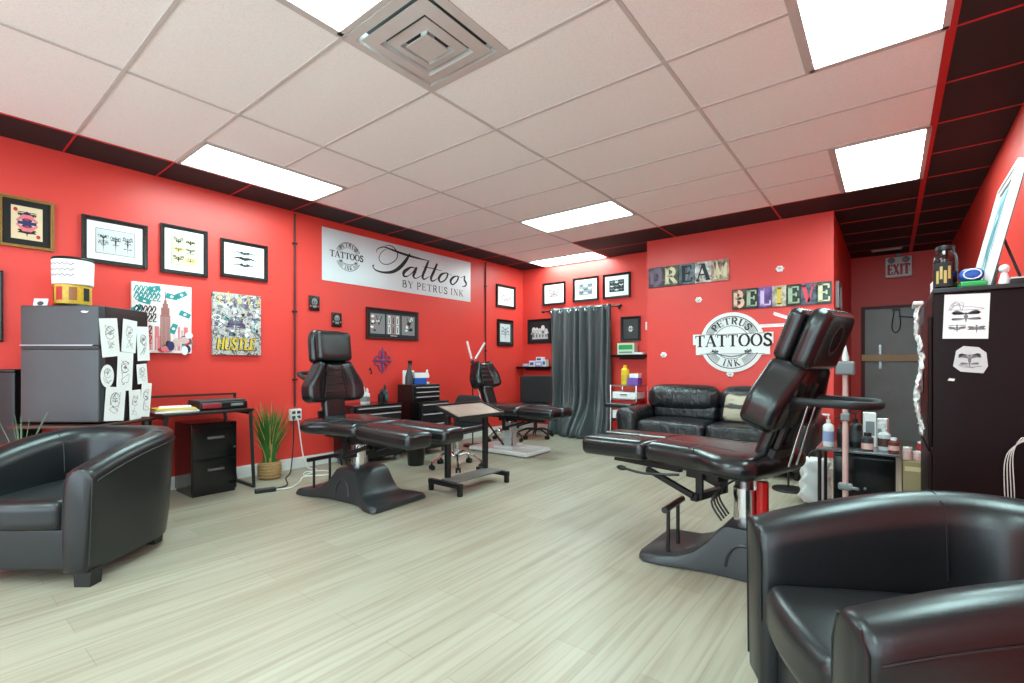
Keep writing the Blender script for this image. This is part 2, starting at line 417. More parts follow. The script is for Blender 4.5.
# ================================================================ the room
LW, RW, BW, EW, FW, H = -5.11, 0.67, 6.80, 9.25, -4.0, 2.80
HW = H + .22
PX0, PX1, PY = -2.59, -0.48, 6.25          # the partition block with the words on it
struct('floor', MB().box(((LW + RW) / 2, (EW + FW) / 2, -.05), (RW - LW + .4, EW - FW + .4, .1)), PLANKS)
struct('wall_left', MB().box((LW - .06, (EW + FW) / 2, HW / 2), (.12, EW - FW, HW)), RED)
RY0, RY1 = FW + .25, -.25                  # unseen window added in the right wall to bring in more daylight
rwm = MB().box((RW + .06, (EW + RY1) / 2, HW / 2), (.12, EW - RY1, HW)).box((RW + .06, (FW + RY0) / 2, HW / 2), (.12, RY0 - FW, HW))
rwm.box((RW + .06, (RY0 + RY1) / 2, .05), (.12, RY1 - RY0, .10)).box((RW + .06, (RY0 + RY1) / 2, (2.66 + HW) / 2), (.12, RY1 - RY0, HW - 2.66))
struct('wall_right', rwm, RED)
w2 = MB()
for i in range(4): w2.box((RW + .06, RY0 + .03 + (RY1 - RY0 - .06) * i / 3, 1.38), (.08, .06, 2.56))
for z in (.13, 2.63): w2.box((RW + .06, (RY0 + RY1) / 2, z), (.08, RY1 - RY0, .06))
struct('added_window', w2, BLACKM)
struct('wall_back', MB().box(((LW + PX0) / 2, BW + .06, HW / 2), (PX0 - LW, .12, HW)), RED)
struct('wall_partition', MB().box(((PX0 + PX1) / 2, (PY + EW) / 2 + .03, HW / 2), (PX1 - PX0, EW - PY + .06, HW)), RED)
DX0, DX1, DH = -.355, .46, 2.03
ew = MB().box(((PX1 + DX0) / 2, EW + .06, HW / 2), (DX0 - PX1, .12, HW)).box(((DX1 + RW) / 2, EW + .06, HW / 2), (RW - DX1, .12, HW)).box(((DX0 + DX1) / 2, EW + .06, (DH + HW) / 2), (DX1 - DX0, .12, HW - DH))
struct('wall_alcove', ew, RED)
# shop front behind the camera: unseen wall, white to cut red bounce, wide window in a black frame
WX0, WX1, WZ0, WZ1 = -5.0, .58, .10, 2.66
fw = MB().box(((LW + RW) / 2, FW - .06, WZ0 / 2), (RW - LW, .12, WZ0)).box(((LW + RW) / 2, FW - .06, (WZ1 + HW) / 2), (RW - LW, .12, HW - WZ1))
fw.box(((LW + WX0) / 2, FW - .06, (WZ0 + WZ1) / 2), (WX0 - LW, .12, WZ1 - WZ0)).box(((RW + WX1) / 2, FW - .06, (WZ0 + WZ1) / 2), (RW - WX1, .12, WZ1 - WZ0))
struct('wall_front', fw, WHITE)
wf = MB()
for i in range(5): wf.box((WX0 + .03 + (WX1 - WX0 - .06) * i / 4, FW - .06, (WZ0 + WZ1) / 2), (.06, .08, WZ1 - WZ0))
for z in (WZ0 + .03, WZ1 - .03): wf.box(((WX0 + WX1) / 2, FW - .06, z), (WX1 - WX0, .08, .06))
struct('window_1', wf, BLACKM)

# ---- suspended ceiling: white tiles, black tiles round the edge, T-bars
XL = [LW, -4.64, -3.42, -2.20, -.98, .24, RW]
YL = [1.39 + .61 * k for k in range(-9, 14)]
YL = [FW] + [y for y in YL if FW + .05 < y < EW - .05] + [EW]
def is_black(x, y):
    return x < -4.64 or x > .24 or (y > 5.66 and x > -3.42)
LIGHTS = [(-4.64, 1.39, .61, 1.22), (-3.42, 4.44, 1.22, .61), (-4.64, 6.27, 1.22, .53), (-.37, 2.00, .61, 1.22), (-.37, 4.44, .61, 1.22), (-2.20, .17, .61, 1.22),
          (-3.42, -1.66, 1.22, .61), (-.98, -1.66, 1.22, .61), (-4.64, -3.49, .61, 1.22), (-.98, -3.49, .61, 1.22)]  # this row: unseen panels added behind the viewer for extra bounce light
cl = MB(); W_, B_ = 0, 1
XS = sorted(set(XL + [-4.03, -.37, -1.59, PX1])); YS = YL
def in_light(x, y):
    return any(a < x < a + w and b < y < b + d for a, b, w, d in LIGHTS + [(-2.20, 1.39, .61, .61)])
for i in range(len(XS) - 1):
    for j in range(len(YS) - 1):
        cx, cy = (XS[i] + XS[i + 1]) / 2, (YS[j] + YS[j + 1]) / 2
        if in_light(cx, cy) : continue
        if (PX0 < cx < PX1 and cy > PY + .3) or (cx < PX0 and cy > BW + .02): continue
        cl.box((cx, cy, H + .02), (XS[i + 1] - XS[i], YS[j + 1] - YS[j], .03), B_ if is_black(cx, cy) else W_)
cl.box(((LW + RW) / 2, (EW + FW) / 2, H + .25), (RW - LW + .24, EW - FW + .24, .05), W_)
struct('ceiling', cl, [TILE, BLACKT])
gw, gr = MB(), MB()
def inside(x, y): return not ((PX0 < x < PX1 and y > PY) or (x < PX0 and y > BW))
for j in range(len(YS) - 1):                       # bars along Y
    cy = (YS[j] + YS[j + 1]) / 2; L_ = YS[j + 1] - YS[j]
    for x in XL[1:-1] + [-.37, -4.03]:
        if x == -.37 and not (in_light(x + .1, cy)): continue
        if x == -4.03 and not in_light(x - .1, cy): continue
        if not inside(x, cy): continue
        if x != -.37 and x != -4.03 and in_light(x - .1, cy) and in_light(x + .1, cy): continue
        blk = is_black(x - .05, cy) or is_black(x + .05, cy)
        w = .040 if x == .24 else (.018 if blk else .022)
        if -3.4 < x < 0 and cy > 5.66: blk = True
        (gr if blk else gw).box((x, cy, H + .004), (w, L_, .008))
for i in range(len(XL) - 1):                       # bars along X
    cx = (XL[i] + XL[i + 1]) / 2; L_ = XL[i + 1] - XL[i]
    for y in YL[1:-1]:
        if not inside(cx, y): continue
        if in_light(cx, y - .1) and in_light(cx, y + .1): continue
        if abs(cx - (-.37)) < .01:                 # row with half-width lights
            halves = [(-.98, -.37), (-.37, .24)]
        elif abs(cx - (-4.03)) < .01: halves = [(-4.64, -4.03), (-4.03, -3.42)]
        elif cx == (-2.20 - .98) / 2: halves = [(-2.2, -1.59), (-1.59, -.98)]
        else: halves = [(XL[i], XL[i + 1])]
        for a, b in halves:
            m_ = (a + b) / 2
            if in_light(m_, y - .1) and in_light(m_, y + .1): continue
            blk = is_black(m_, y + .05)
            (gr if blk else gw).box((m_, y, H + .0045), (b - a, .020 if not blk else .013, .007))
struct('trim_1', gw, WHITEBAR); struct('trim_2', gr, REDBAR)

# ---- light panels
LAB = ['lit ceiling panel beside the black border, above the small framed sheets', 'lit ceiling panel in mid room, in front of the curtain corner',
       'lit ceiling panel farthest back, against the wall above the curtain', 'large lit ceiling panel nearest at top right, by the black side border',
       'lit ceiling panel nearer the exit, at the edge of the black tiles', 'lit ceiling panel at top left touching the square air vent',
       'added unseen ceiling panel behind the viewer, nearer the left wall', 'added unseen ceiling panel behind the viewer, nearer the right wall', 'added unseen ceiling panel by the shop window, left end', 'added unseen ceiling panel by the shop window, right end']
for (x, y, w, d), lb in zip(LIGHTS, LAB):
    t = thing('ceiling_light', lb, 'light', (x + w / 2, y + d / 2, H), 0, 'flat ceiling light panels')
    f = MB()
    for sx in (-1, 1): f.box((sx * (w / 2 - .022), 0, .012), (.03, d - .02, .03))
    for sy in (-1, 1): f.box((0, sy * (d / 2 - .022), .012), (w - .02, .03, .03))
    f.build('light_frame', WHITEBAR, t)
    MB().box((0, 0, .018), (w - .06, d - .06, .008)).build('diffuser', PANEL, t)
# ---- square air diffuser
t = thing('air_vent', 'square stepped white air vent in the ceiling', 'vent', (-1.895, 1.695, H), 0)
f = MB()
def ring(mb, a, za, b, zb, m=0):
    vs = [(sx * a, sy * a, za) for sx, sy in ((-1, -1), (1, -1), (1, 1), (-1, 1))] + [(sx * b, sy * b, zb) for sx, sy in ((-1, -1), (1, -1), (1, 1), (-1, 1))]
    mb.add(vs, [(i, (i + 1) % 4, 4 + (i + 1) % 4, 4 + i) for i in range(4)], m)
ring(f, .303, .0, .258, -.006); ring(f, .258, -.006, .254, .03); ring(f, .303, 0, .303, .02)
f.build('vent_frame', WHITEBAR, t)
for k, (a, b) in enumerate(((.238, .172), (.150, .100))):
    g = MB(); ring(g, a, -.006, b, -.018); ring(g, b, -.018, b - .003, .018); ring(g, a, -.006, a - .003, .0); ring(g, a - .003, .0, b + .002, -.012); g.build('louver', WHITEBAR, t)
MB().box((0, 0, -.018), (.156, .156, .006)).box((0, 0, .03), (.05, .05, .09)).build('centre_plate', WHITEBAR, t)
MB().box((0, 0, .09), (.56, .56, .01)).build('duct_box', DKGREY, t)
# long narrow vent in the black ceiling by the exit
t = thing('ceiling_grille', 'narrow pale air grille in the black ceiling before the exit sign', 'vent', (-.04, 8.76, H - .006))
g = MB(); g.box((0, 0, .002), (.36, .10, .008)); g.build('grille_frame', GREY, t)
g = MB()
for k in range(4): g.box((0, -.036 + k * .024, -.006), (.33, .008, .012))
g.build('slat', WHITEBAR, t)

# ---- baseboards
def base(n, a, b, c, d): struct('baseboard_' + n, MB().box(((a + b) / 2, (c + d) / 2, .055), (b - a, d - c, .11)).box(((a + b) / 2, (c + d) / 2, .112), ((b - a) * (.6 if b - a < .1 else 1), (d - c) * (.6 if d - c < .1 else 1), .012)), WHITE)
base('left', LW, LW + .016, FW, BW); base('back', LW + .016, PX0, BW - .016, BW); base('partition', PX0, PX1, PY - .016, PY)
base('right', RW - .016, RW, RY1, EW); base('alcove', PX1, PX1 + .016, PY, EW)
# ---- exit door in the alcove
d = thing('door_1', 'dull grey metal exit door with a pale wooden bar across', 'door', ((DX0 + DX1) / 2, EW + .03, 0)); d['kind'] = 'structure'
DOORM = mat('grey_scuffed_steel', (140, 144, 143), 0.45, 0.2, vary=0.3, scale=3)
dw = DX1 - DX0
MB().box((0, .03, DH / 2), (dw - .04, .06, DH - .004)).build('door_panel', DOORM, d)
MB().box((-(dw / 2 - .025), 0, DH / 2), (.05, .09, DH)).box((dw / 2 - .025, 0, DH / 2), (.05, .09, DH)).box((0, 0, DH - .02), (dw - .1, .09, .04)).build('door_frame', mat('dark_red_frame', (92, 24, 26), .5), d)
MB().box((0, -.035, 1.24), (dw - .02, .05, .10)).build('wooden_bar', OAK, d)
MB().box((-.17, -.02, 1.31), (.03, .02, .26)).box((-.17, -.02, 1.12), (.03, .02, .10)).build('bar_bracket', STEEL, d)
MB().tube(smooth_path([(-.0, -.02, 1.94), (-.03, -.03, 1.7), (.02, -.03, 1.62), (.07, -.03, 1.72), (.06, -.02, 1.95)]), .006).build('pull_cord', CABLE, d)
MB().box((.02, -.02, 1.96), (.10, .04, .03)).bar((.05, -.03, 1.86), (.24, -.03, 1.83), .02, .02).build('door_closer', BLACKM, d)
# ---- exit sign
t = thing('exit_sign', 'white exit sign with red letters hanging over the grey door', 'sign', (.10, EW - .06, 2.42))
MB().rbox((0, 0, .17), (.31, .07, .30), .012).build('housing', WHITEM, t)
m = MB(); word(m, 'EXIT', -.128, .06, .15, -.0365, 0, thick=.2, thin=.12, sp=.06, wide=.56); m.build('lettering', REDC, t)
m = MB().box((0, 0, .345), (.05, .04, .05))
for sx in (-.085, .085): m.lathe([(.03, -.01), (.045, .0), (.04, .035), (.01, .045)], (0, 0, 0), 14, 0, Matrix.Translation((sx, -.035, .27)) @ Matrix.Rotation(R(90), 4, 'X'))
m.build('emergency_lamp', GREY, t)

# ================================================================ things on the walls
def on_left(y, z): return (LW, y, z), R(90)       # local x runs along +Y, local -y faces the room
def on_back(x, z, w=BW): return (x, w, z), 0.0
def frame_bars(w, h, fw, d):
    """mitred picture moulding with a stepped profile, opening left empty"""
    f = MB(); prof = [(0, 0), (0, -d), (fw * .35, -d), (fw * .5, -d * .8), (fw * .85, -d * .72), (fw, -d * .45), (fw, 0)]
    vs = []
    for sx, sz in ((-1, -1), (1, -1), (1, 1), (-1, 1)):
        for o, y in prof: vs.append((sx * (w / 2 - o), y, sz * (h / 2 - o)))
    n = len(prof); fs = []
    for i in range(4):
        for j in range(n): fs.append((i * n + j, ((i + 1) % 4) * n + j, ((i + 1) % 4) * n + (j + 1) % n, i * n + (j + 1) % n))
    return f.add(vs, fs)
def picture(name, label, cat, place, w, h, fw, fmat, mount, mw, art_fn, art_mats, group=None, d=.028):
    loc, rz = place
    t = thing(name, label, cat, loc, rz, group)
    frame_bars(w, h, fw, d).build('frame', fmat, t, 30)
    iw, ih = w - 2 * fw, h - 2 * fw
    MB().box((0, -.006, 0), (iw + .01, .010, ih + .01)).build('mount', mount, t)
    aw, ah = iw - 2 * mw, ih - 2 * mw
    a = MB(); flat(a, [(-aw / 2, -ah / 2), (aw / 2, -ah / 2), (aw / 2, ah / 2), (-aw / 2, ah / 2)], -.0118, 0)
    art_fn(a, aw, ah); a.build('print', art_mats, t)
    return t
def art_card(a, w, h):
    for s in (-1, 1):
        flat(a, disc(0, s * h * .17, w * .20, h * .16, 16), -.0124, 2)
        flat(a, disc(0, s * h * .17, w * .10, h * .10, 12), -.0128, 3)
        motif(a, 0, s * h * .26, w * .30, h * .16, -.0132, 1, 5 + s)
        ribbon(a, [(-w * .34, s * h * .05), (-w * .1, s * h * .2), (w * .1, s * h * .2), (w * .34, s * h * .05)], [.01, .03, .03, .01], -.0135, 4)
        flat(a, disc(-s * w * .36, s * h * .38, w * .07, h * .06, 12), -.0124, 3)
    flat(a, [(-w * .3, -.012), (w * .3, -.012), (w * .3, .012), (-w * .3, .012)], -.0136, 2)
CREAM = mat('cream_print', (228, 206, 168), 0.7, vary=.05)
picture('picture_frame', 'gold framed playing card style print with mirrored figure, highest at far left', 'picture', on_left(.58, 2.195), .28 * 1.06, .375, .022, GOLD, MATB, .042, art_card, [CREAM, INK, NAVY, REDP, PINKP])
def art_flash(a, w, h, cols=3, rows=1, seed=1):
    ribbon(a, [(-w * .49, -h * .49), (w * .49, -h * .49), (w * .49, h * .49), (-w * .49, h * .49), (-w * .49, -h * .49)], .004, -.0122, 1)
    for i in range(cols):
        for j in range(rows):
            cx, cz = (i + .5 - cols / 2) * w / cols * .92, (j + .5 - rows / 2) * h / rows * .9
            motif(a, cx, cz, w / cols * .42, h / rows * .44, -.0124, 1 + (i + j) % 3 if cols * rows > 4 else 2, seed + i * 7 + j)
            motif(a, cx, cz, w / cols * .26, h / rows * .28, -.0128, 1, seed + 50 + i * 3 + j)
picture('picture_frame', 'wide black framed tattoo flash sheet with three grey emblems, above the candy dispenser', 'picture', on_left(1.106, 2.153), .435, .378, .034, FRAMEB, MATW, .052, lambda a, w, h: art_flash(a, w, h, 3, 1, 3), [PAPERG, INK, INKG, DKGREY])
picture('picture_frame', 'upright black framed flash sheet with six brownish emblems', 'picture', on_left(1.606, 2.177), .375, .438, .034, FRAMEB, MATW, .05, lambda a, w, h: art_flash(a, w, h, 2, 3, 9), [CREAM, INK, YEL, GREY])
def art_letters(a, w, h):
    for k, s in ((.25, 1), (.02, 2), (-.25, 3)):
        ribbon(a, [(-w * .4, h * k), (-w * .2, h * (k + .07)), (0, h * k + .004), (w * .2, h * (k + .07)), (w * .4, h * k)], [.004, .018, .024, .018, .004], -.0124, 1 if s == 2 else 2)
        motif(a, 0, h * (k + .04), w * .16, h * .09, -.0128, 1, 20 + s)
picture('picture_frame', 'wide black framed sheet of ornamental scroll lettering, third along the left wall', 'picture', on_left(2.13, 2.178), .445, .372, .034, FRAMEB, MATW, .03, art_letters, [PAPER, INK, INKG])
# canvases
def canvas(label, y, z, w, h, art_fn, mats):
    loc, rz = on_left(y, z); t = thing('canvas_print', label, 'picture', loc, rz, 'unframed canvas prints')
    MB().rbox((0, -.017, 0), (w, .034, h), .004).build('stretched_canvas', mats[0], t)
    a = MB(); art_fn(a, w, h); a.build('printed_art', mats[1:], t)
SKYP = ramp_mat('pale_wash_print', 'noise', [(.3, (244, 240, 240)), (.5, (232, 208, 206)), (.7, (244, 244, 246))], (6, 6, 6))
def art_city(a, w, h):
    y = -.0346
    rnd = random.Random(4)
    for k in range(22):                                  # hazy blocks of the town
        x = rnd.uniform(-.30 * w, .46 * w); hh = rnd.uniform(.12, .36) * h; ww = rnd.uniform(.03, .08) * w
        flat(a, [(x, -.46 * h), (x + ww, -.46 * h), (x + ww, -.46 * h + hh), (x, -.46 * h + hh)], y - .0002 * k / 22, rnd.choice((3, 5, 3)))
    for i, (ww, z0, z1) in enumerate(((.085, -.46, .05), (.07, .05, .16), (.045, .16, .22), (.022, .22, .27), (.008, .27, .40))):
        flat(a, [((.04 - ww) * w, z0 * h), ((.04 + ww) * w, z0 * h), ((.04 + ww) * w, z1 * h), ((.04 - ww) * w, z1 * h)], y - .0006, 4)
    for k in range(-3, 4): ribbon(a, [((.04 + k * .022) * w, -.44 * h), ((.04 + k * .022) * w, .03 * h)], .0022, y - .0009, 3)
    for (x, z, an) in ((-.14, .42, .3), (.15, .33, -.2), (.32, .37, .5), (.38, .08, -.4), (-.42, .12, .6), (-.30, .24, -.3), (.18, -.14, 1.2), (.42, -.34, .2)):
        c, s_ = math.cos(an), math.sin(an)
        P = [((x * w + (u * c - v * s_) * .045), z * h + (u * s_ + v * c) * .045) for u, v in ((-1, -.55), (1, -.45), (1, .5), (-1, .55))]
        flat(a, P, y - .0008, 0)
        flat(a, disc(x * w, z * h, .013, .012, 10), y - .0011, 6)
    rows = [(.36, 6, 0), (.27, 6, 0), (.08, 5, 1), (-.03, 5, 1), (-.2, 4, 1), (-.34, 4, 2)]   # hand lettering down the left side
    for k, (z, n, m_) in enumerate(rows):
        x0 = -.47 * w
        for i in range(n):
            x = x0 + (.07 * i) * w
            ribbon(a, smooth_path([(x, z * h), (x + .02, z * h + .055), (x + .032, z * h + .03), (x + .012, z * h - .01), (x + .038, z * h - .012)], 3), [.004] + [.009] * 11 + [.003], y - .0013, m_)
    rnd = random.Random(11)
    for k in range(26):                                  # heap of coloured shapes in the corner
        x, z = rnd.uniform(-.1, .46) * w, rnd.uniform(-.46, -.16) * h
        if z > (-.42 + .5 * (x / w + .1)) * h: continue
        flat(a, disc(x, z, rnd.uniform(.02, .05), rnd.uniform(.02, .045), 9), y - .0012 - k * .00003, rnd.choice((1, 2, 5, 6, 7, 3)))
canvas('white canvas print of a pale tower with teal banknotes and script lettering', 1.432, 1.542, .447, .61, art_city, [SKYP, TEAL, INK, REDP, mat('pale_pink_haze', (214, 178, 172), .7), BRICKP, PINKP, PAPER, NAVY])
GRAFF = ramp_mat('grey_graffiti_print', 'noise', [(.32, (54, 50, 60)), (.44, (120, 116, 120)), (.52, (206, 200, 190)), (.62, (150, 140, 150)), (.75, (226, 220, 200))], (22, 22, 22), detail=6, distortion=1.4)
def art_hustle(a, w, h):
    y = -.0346; rnd = random.Random(3)
    for k in range(110):
        x, z = rnd.uniform(-.44, .44) * w, rnd.uniform(-.24, .46) * h; q = rnd.uniform(0, 6)
        if k % 3: flat(a, [(x + rnd.uniform(.006, .026) * math.cos(q + j * 1.05), z + rnd.uniform(.006, .03) * math.sin(q + j * 1.05)) for j in range(6)], y - k * .000014, rnd.choice((1, 2, 2, 3, 4, 4, 5, 1)))
        else: ribbon(a, smooth_path([(x, z), (x + rnd.uniform(-.04, .04), z + .03), (x + rnd.uniform(-.03, .03), z + .055)], 3), rnd.uniform(.004, .009), y - k * .000014, rnd.choice((1, 4, 4, 2, 0)))
    motif(a, -.02, .04 * h, .09, .11, y - .0018, 2, 8); motif(a, -.02, .04 * h, .05, .06, y - .002, 4, 9)
    for k in range(9):
        x = (-.42 + .1 * k) * w; ribbon(a, smooth_path([(x, .4 * h), (x + .03, .44 * h), (x + .02, .34 * h), (x + .05, .36 * h)], 3), .008, y - .0021, 2 if k % 2 else 0)
    word(a, 'HUSTLE', -.44 * w, -.42 * h, .115, y - .0026, 3, thick=.24, thin=.16, sp=.0, italic=.12, wide=.68)
    word(a, 'HUSTLE', -.43 * w, -.415 * h, .115, y - .0029, 0, thick=.16, thin=.09, sp=.0, italic=.12, wide=.68)
canvas('grey graffiti canvas print with yellow word HUSTLE along the bottom', 2.055, 1.53, .45, .605, art_hustle, [GRAFF, YEL, PAPER, mat('plum_print', (96, 78, 110), .6), INK, INKG, TEAL])
# the long banner
loc, rz = on_left(2.97, 2.06)
t = thing('banner', 'long silver banner with flowing script word Tattoos and a round badge', 'sign', loc, rz)
MB().box((1.235, -.006, .350), (2.47, .008, .61)).build('banner_panel', mat('silver_banner', (214, 216, 220), .35, .15, vary=.08, scale=2), t)
a = MB(); y = -.0112
bl = lambda P, W, m=0: ribbon(a, *(lambda q: ([(p[0], p[1]) for p in q], [p[2] for p in q]))(smooth_path([(p[0], p[1], w) for p, w in zip(P, W)], 6)), y, m)
bl([(.735, .492), (.755, .54), (.845, .583), (.952, .575), (1.11, .556), (1.275, .544), (1.464, .537), (1.643, .538)], [.006, .01, .014, .022, .03, .03, .02, .004])
bl([(1.275, .573), (1.208, .474), (1.104, .361), (.983, .285), (.845, .257), (.726, .268), (.682, .311), (.70, .325)], [.02, .045, .05, .04, .026, .018, .014, .02])
bl([(.89, .566), (.806, .5), (.776, .42), (.83, .367), (.936, .38), (1.04, .453), (1.068, .535), (1.014, .602), (.936, .62), (.86, .60)], [.006, .008, .01, .01, .01, .012, .016, .014, .01, .004])
bl([(1.377, .391), (1.30, .395), (1.22, .35), (1.169, .301), (1.175, .258), (1.24, .268), (1.32, .33), (1.384, .41)], [.01, .02, .04, .046, .03, .014, .012, .012])
bl([(1.395, .41), (1.36, .34), (1.336, .285), (1.37, .255), (1.45, .29), (1.51, .33)], [.03, .044, .04, .016, .01, .006])
bl([(1.607, .532), (1.553, .419), (1.499, .302), (1.53, .266), (1.632, .321)], [.03, .042, .04, .02, .006])
bl([(1.774, .524), (1.717, .417), (1.654, .296), (1.69, .262), (1.796, .322)], [.03, .042, .04, .02, .006])
bl([(1.50, .434), (1.65, .44), (1.86, .433)], [.006, .014, .006])
bl([(1.947, .418), (1.857, .382), (1.804, .312), (1.842, .268), (1.935, .318), (1.982, .4), (1.947, .418), (2.066, .40)], [.012, .034, .042, .02, .024, .03, .01, .005])
bl([(2.168, .404), (2.087, .369), (2.038, .305), (2.079, .262), (2.16, .315), (2.202, .386), (2.168, .404), (2.262, .395)], [.012, .034, .042, .02, .024, .03, .01, .005])
bl([(2.26, .39), (2.34, .425), (2.33, .37), (2.372, .32), (2.35, .277), (2.285, .261)], [.006, .016, .036, .036, .02, .012])
a.build('script_lettering', INK, t)
a = MB(); word(a, 'BY PETRUS INK', 1.142, .108, .095, y, 0, thick=.16, thin=.06, sp=.18, wide=1.18); a.build('small_lettering', DKGREY, t)
def badge(mats_parent, cx, cz, r, y, white=False):
    """the round parlour badge: ring, band word, PETRUS over and INK under; material 0 ink, 1 grey"""
    a = MB(); circ = arc(cx, cz, r, r, 0, 360, 49)
    for rr, w_ in ((.94, .03), (.60, .02)):
        ribbon(a, arc(cx, cz, r * rr, r * rr, 22, 158, 30), r * w_, y, 0); ribbon(a, arc(cx, cz, r * rr, r * rr, 204, 336, 30), r * w_, y, 0)
    for k in range(17):                            # hatched rim left and right
        for b0 in (24, 206, 128, 300):
            an = R(b0 + k * 1.9); ribbon(a, [(cx + r * .68 * math.cos(an), cz + r * .68 * math.sin(an)), (cx + r * .91 * math.cos(an), cz + r * .91 * math.sin(an))], r * .014, y, 1)
    def along(R0, mid, sgn):
        def wp(x, z):
            an = R(mid) - sgn * x / R0
            q = R0 + sgn * z
            return (cx + q * math.cos(an), cz + q * math.sin(an))
        return wp
    w1 = word_width('PETRUS', r * .24, .14); word(a, 'PETRUS', -w1 / 2, -.0, r * .24, y - .0003, 0, thick=.2, thin=.09, sp=.14, warp=along(r * .66, 90, 1))
    w2 = word_width('INK', r * .24, .25); word(a, 'INK', -w2 / 2, -r * .02, r * .24, y - .0003, 0, thick=.2, thin=.09, sp=.25, warp=along(r * .86, 270, -1))
    # swallow-like scrolls either side under the band
    for s in (-1, 1):
        ribbon(a, smooth_path([(cx + s * r * .66, cz - r * .26), (cx + s * r * .40, cz - r * .44), (cx, cz - r * .52)], 6), r * .05, y - .0002, 1)
        motif(a, cx + s * r * .56, cz - r * .34, r * .14, r * .12, y - .0004, 0, 31)
    return a, circ
a, _ = badge(None, .338, .365, .18, y); word(a, 'TATTOOS', .094, .335, .075, y - .0004, 0, thick=.2, thin=.08, sp=.07, wide=.98); a.build('round_badge', [INK, GREY], t)
# small plaques, triptych, ornament
for yy, zz, lb, sd in ((2.87, 1.826, 'small black skull plaque just left of the headrest, higher of two', 1), (3.15, 1.66, 'small black skull plaque above the headrest, lower of two', 2)):
    loc, rz = on_left(yy, zz); t = thing('wall_plaque', lb, 'plaque', loc, rz, 'small black wall plaques')
    MB().rbox((0, -.011, 0), (.125, .022, .165), .006).build('plaque_board', FRAMEB, t)
    a = MB(); flat(a, disc(0, .015, .034, .042, 14), -.0226, 0); flat(a, [(-.022, -.05), (.022, -.05), (.025, -.01), (-.025, -.01)], -.0226, 0)
    for s in (-1, 1): flat(a, disc(s * .014, .012, .009, .01, 8), -.0232, 1); flat(a, disc(s * .045, -.045 + sd * .01, .012, .01, 8), -.0226, 2)
    a.build('skull_relief', [GREY, INK, REDP if sd == 1 else GREY], t)
def art_trip(a, w, h):
    for i in (-1, 0, 1):
        cx = i * w * .325; ww = w * .29; hh = h * .40
        flat(a, [(cx - ww / 2, -hh), (cx + ww / 2, -hh), (cx + ww / 2, hh), (cx - ww / 2, hh)], -.0123, 1)
        rnd = random.Random(i + 5)
        if i == 0:
            for r_ in (0, 1):
                for k in range(3):
                    x = cx - ww * .40 + k * ww * .3; z = -hh * .92 + r_ * hh * .95
                    flat(a, [(x, z), (x + ww * .2, z), (x + ww * .17, z + hh * .86), (x + ww * .02, z + hh * .86)], -.0127, 2 if k != 1 else 3)
                    flat(a, [(x + ww * .05, z + .01), (x + ww * .13, z + .01), (x + ww * .11, z + hh * .7), (x + ww * .06, z + hh * .7)], -.0130, 0)
        else:
            for k in range(12):
                flat(a, disc(cx + rnd.uniform(-.4, .4) * ww, rnd.uniform(-.85, .85) * hh, ww * rnd.uniform(.06, .14), hh * rnd.uniform(.08, .22), 9), -.0126 - k * .00003, rnd.choice((0, 2, 3, 0)))
            ribbon(a, [(cx - ww * .1, hh * .8), (cx + ww * .08, -hh * .1), (cx + ww * .3, hh * .8)], [.01, .03, .01], -.0131, 0)
    flat(a, [(-.05, -h * .465), (.06, -h * .465), (.06, -h * .445), (-.05, -h * .445)], -.0126, 2)
picture('picture_frame', 'wide dark frame holding three monochrome photos in a row', 'picture', on_left(3.97, 1.655), .83, .395, .026, mat('dark_cherry_frame', (58, 22, 22), .35), MATB, .012, art_trip, [INK, GREY, PAPER, mat('dusty_rose_print', (176, 120, 116), .7)])
loc, rz = on_left(3.8, 1.185)
t = thing('wall_ornament', 'purple filigree cross ornament below the three photo frame', 'ornament', loc, rz)
a = MB()
for k in range(4):
    an = PI / 2 * k; l = .17 if k % 2 else .15
    c, s_ = math.cos(an), math.sin(an)
    a.tube([(0, -.012, 0), (c * l, -.012, s_ * l)], [.016, .006], 6, 0)
    for s in (-1, 1):
        P = [(c * u - s_ * v * s, -.012, s_ * u + c * v * s) for u, v in ((.02, .02), (.06, .055), (.11, .05), (.12, .02), (.09, .01))]
        a.tube(smooth_path(P, 4), .007, 6, 1)
    q = an + PI / 4; a.tube([(0, -.012, 0), (math.cos(q) * .1, -.012, math.sin(q) * .1)], [.012, .004], 6, 1)
a.ball((0, -.016, 0), (.03, .014, .03), 1)
a.build('filigree', [mat('violet_enamel', (96, 60, 120), .4), mat('plum_enamel', (140, 60, 100), .4)], t)
loc, rz = on_left(3.62, 1.05)
t = thing('wall_hook', 'tiny black hook on the red wall behind the reclined seat', 'hook', loc, rz)
MB().tube(smooth_path([(0, -.004, .03), (0, -.03, .0), (0, -.03, -.03), (0, -.012, -.02)], 4), .007).ball((0, -.006, .028), (.016, .006, .02)).build('hook_body', BLACKM, t)
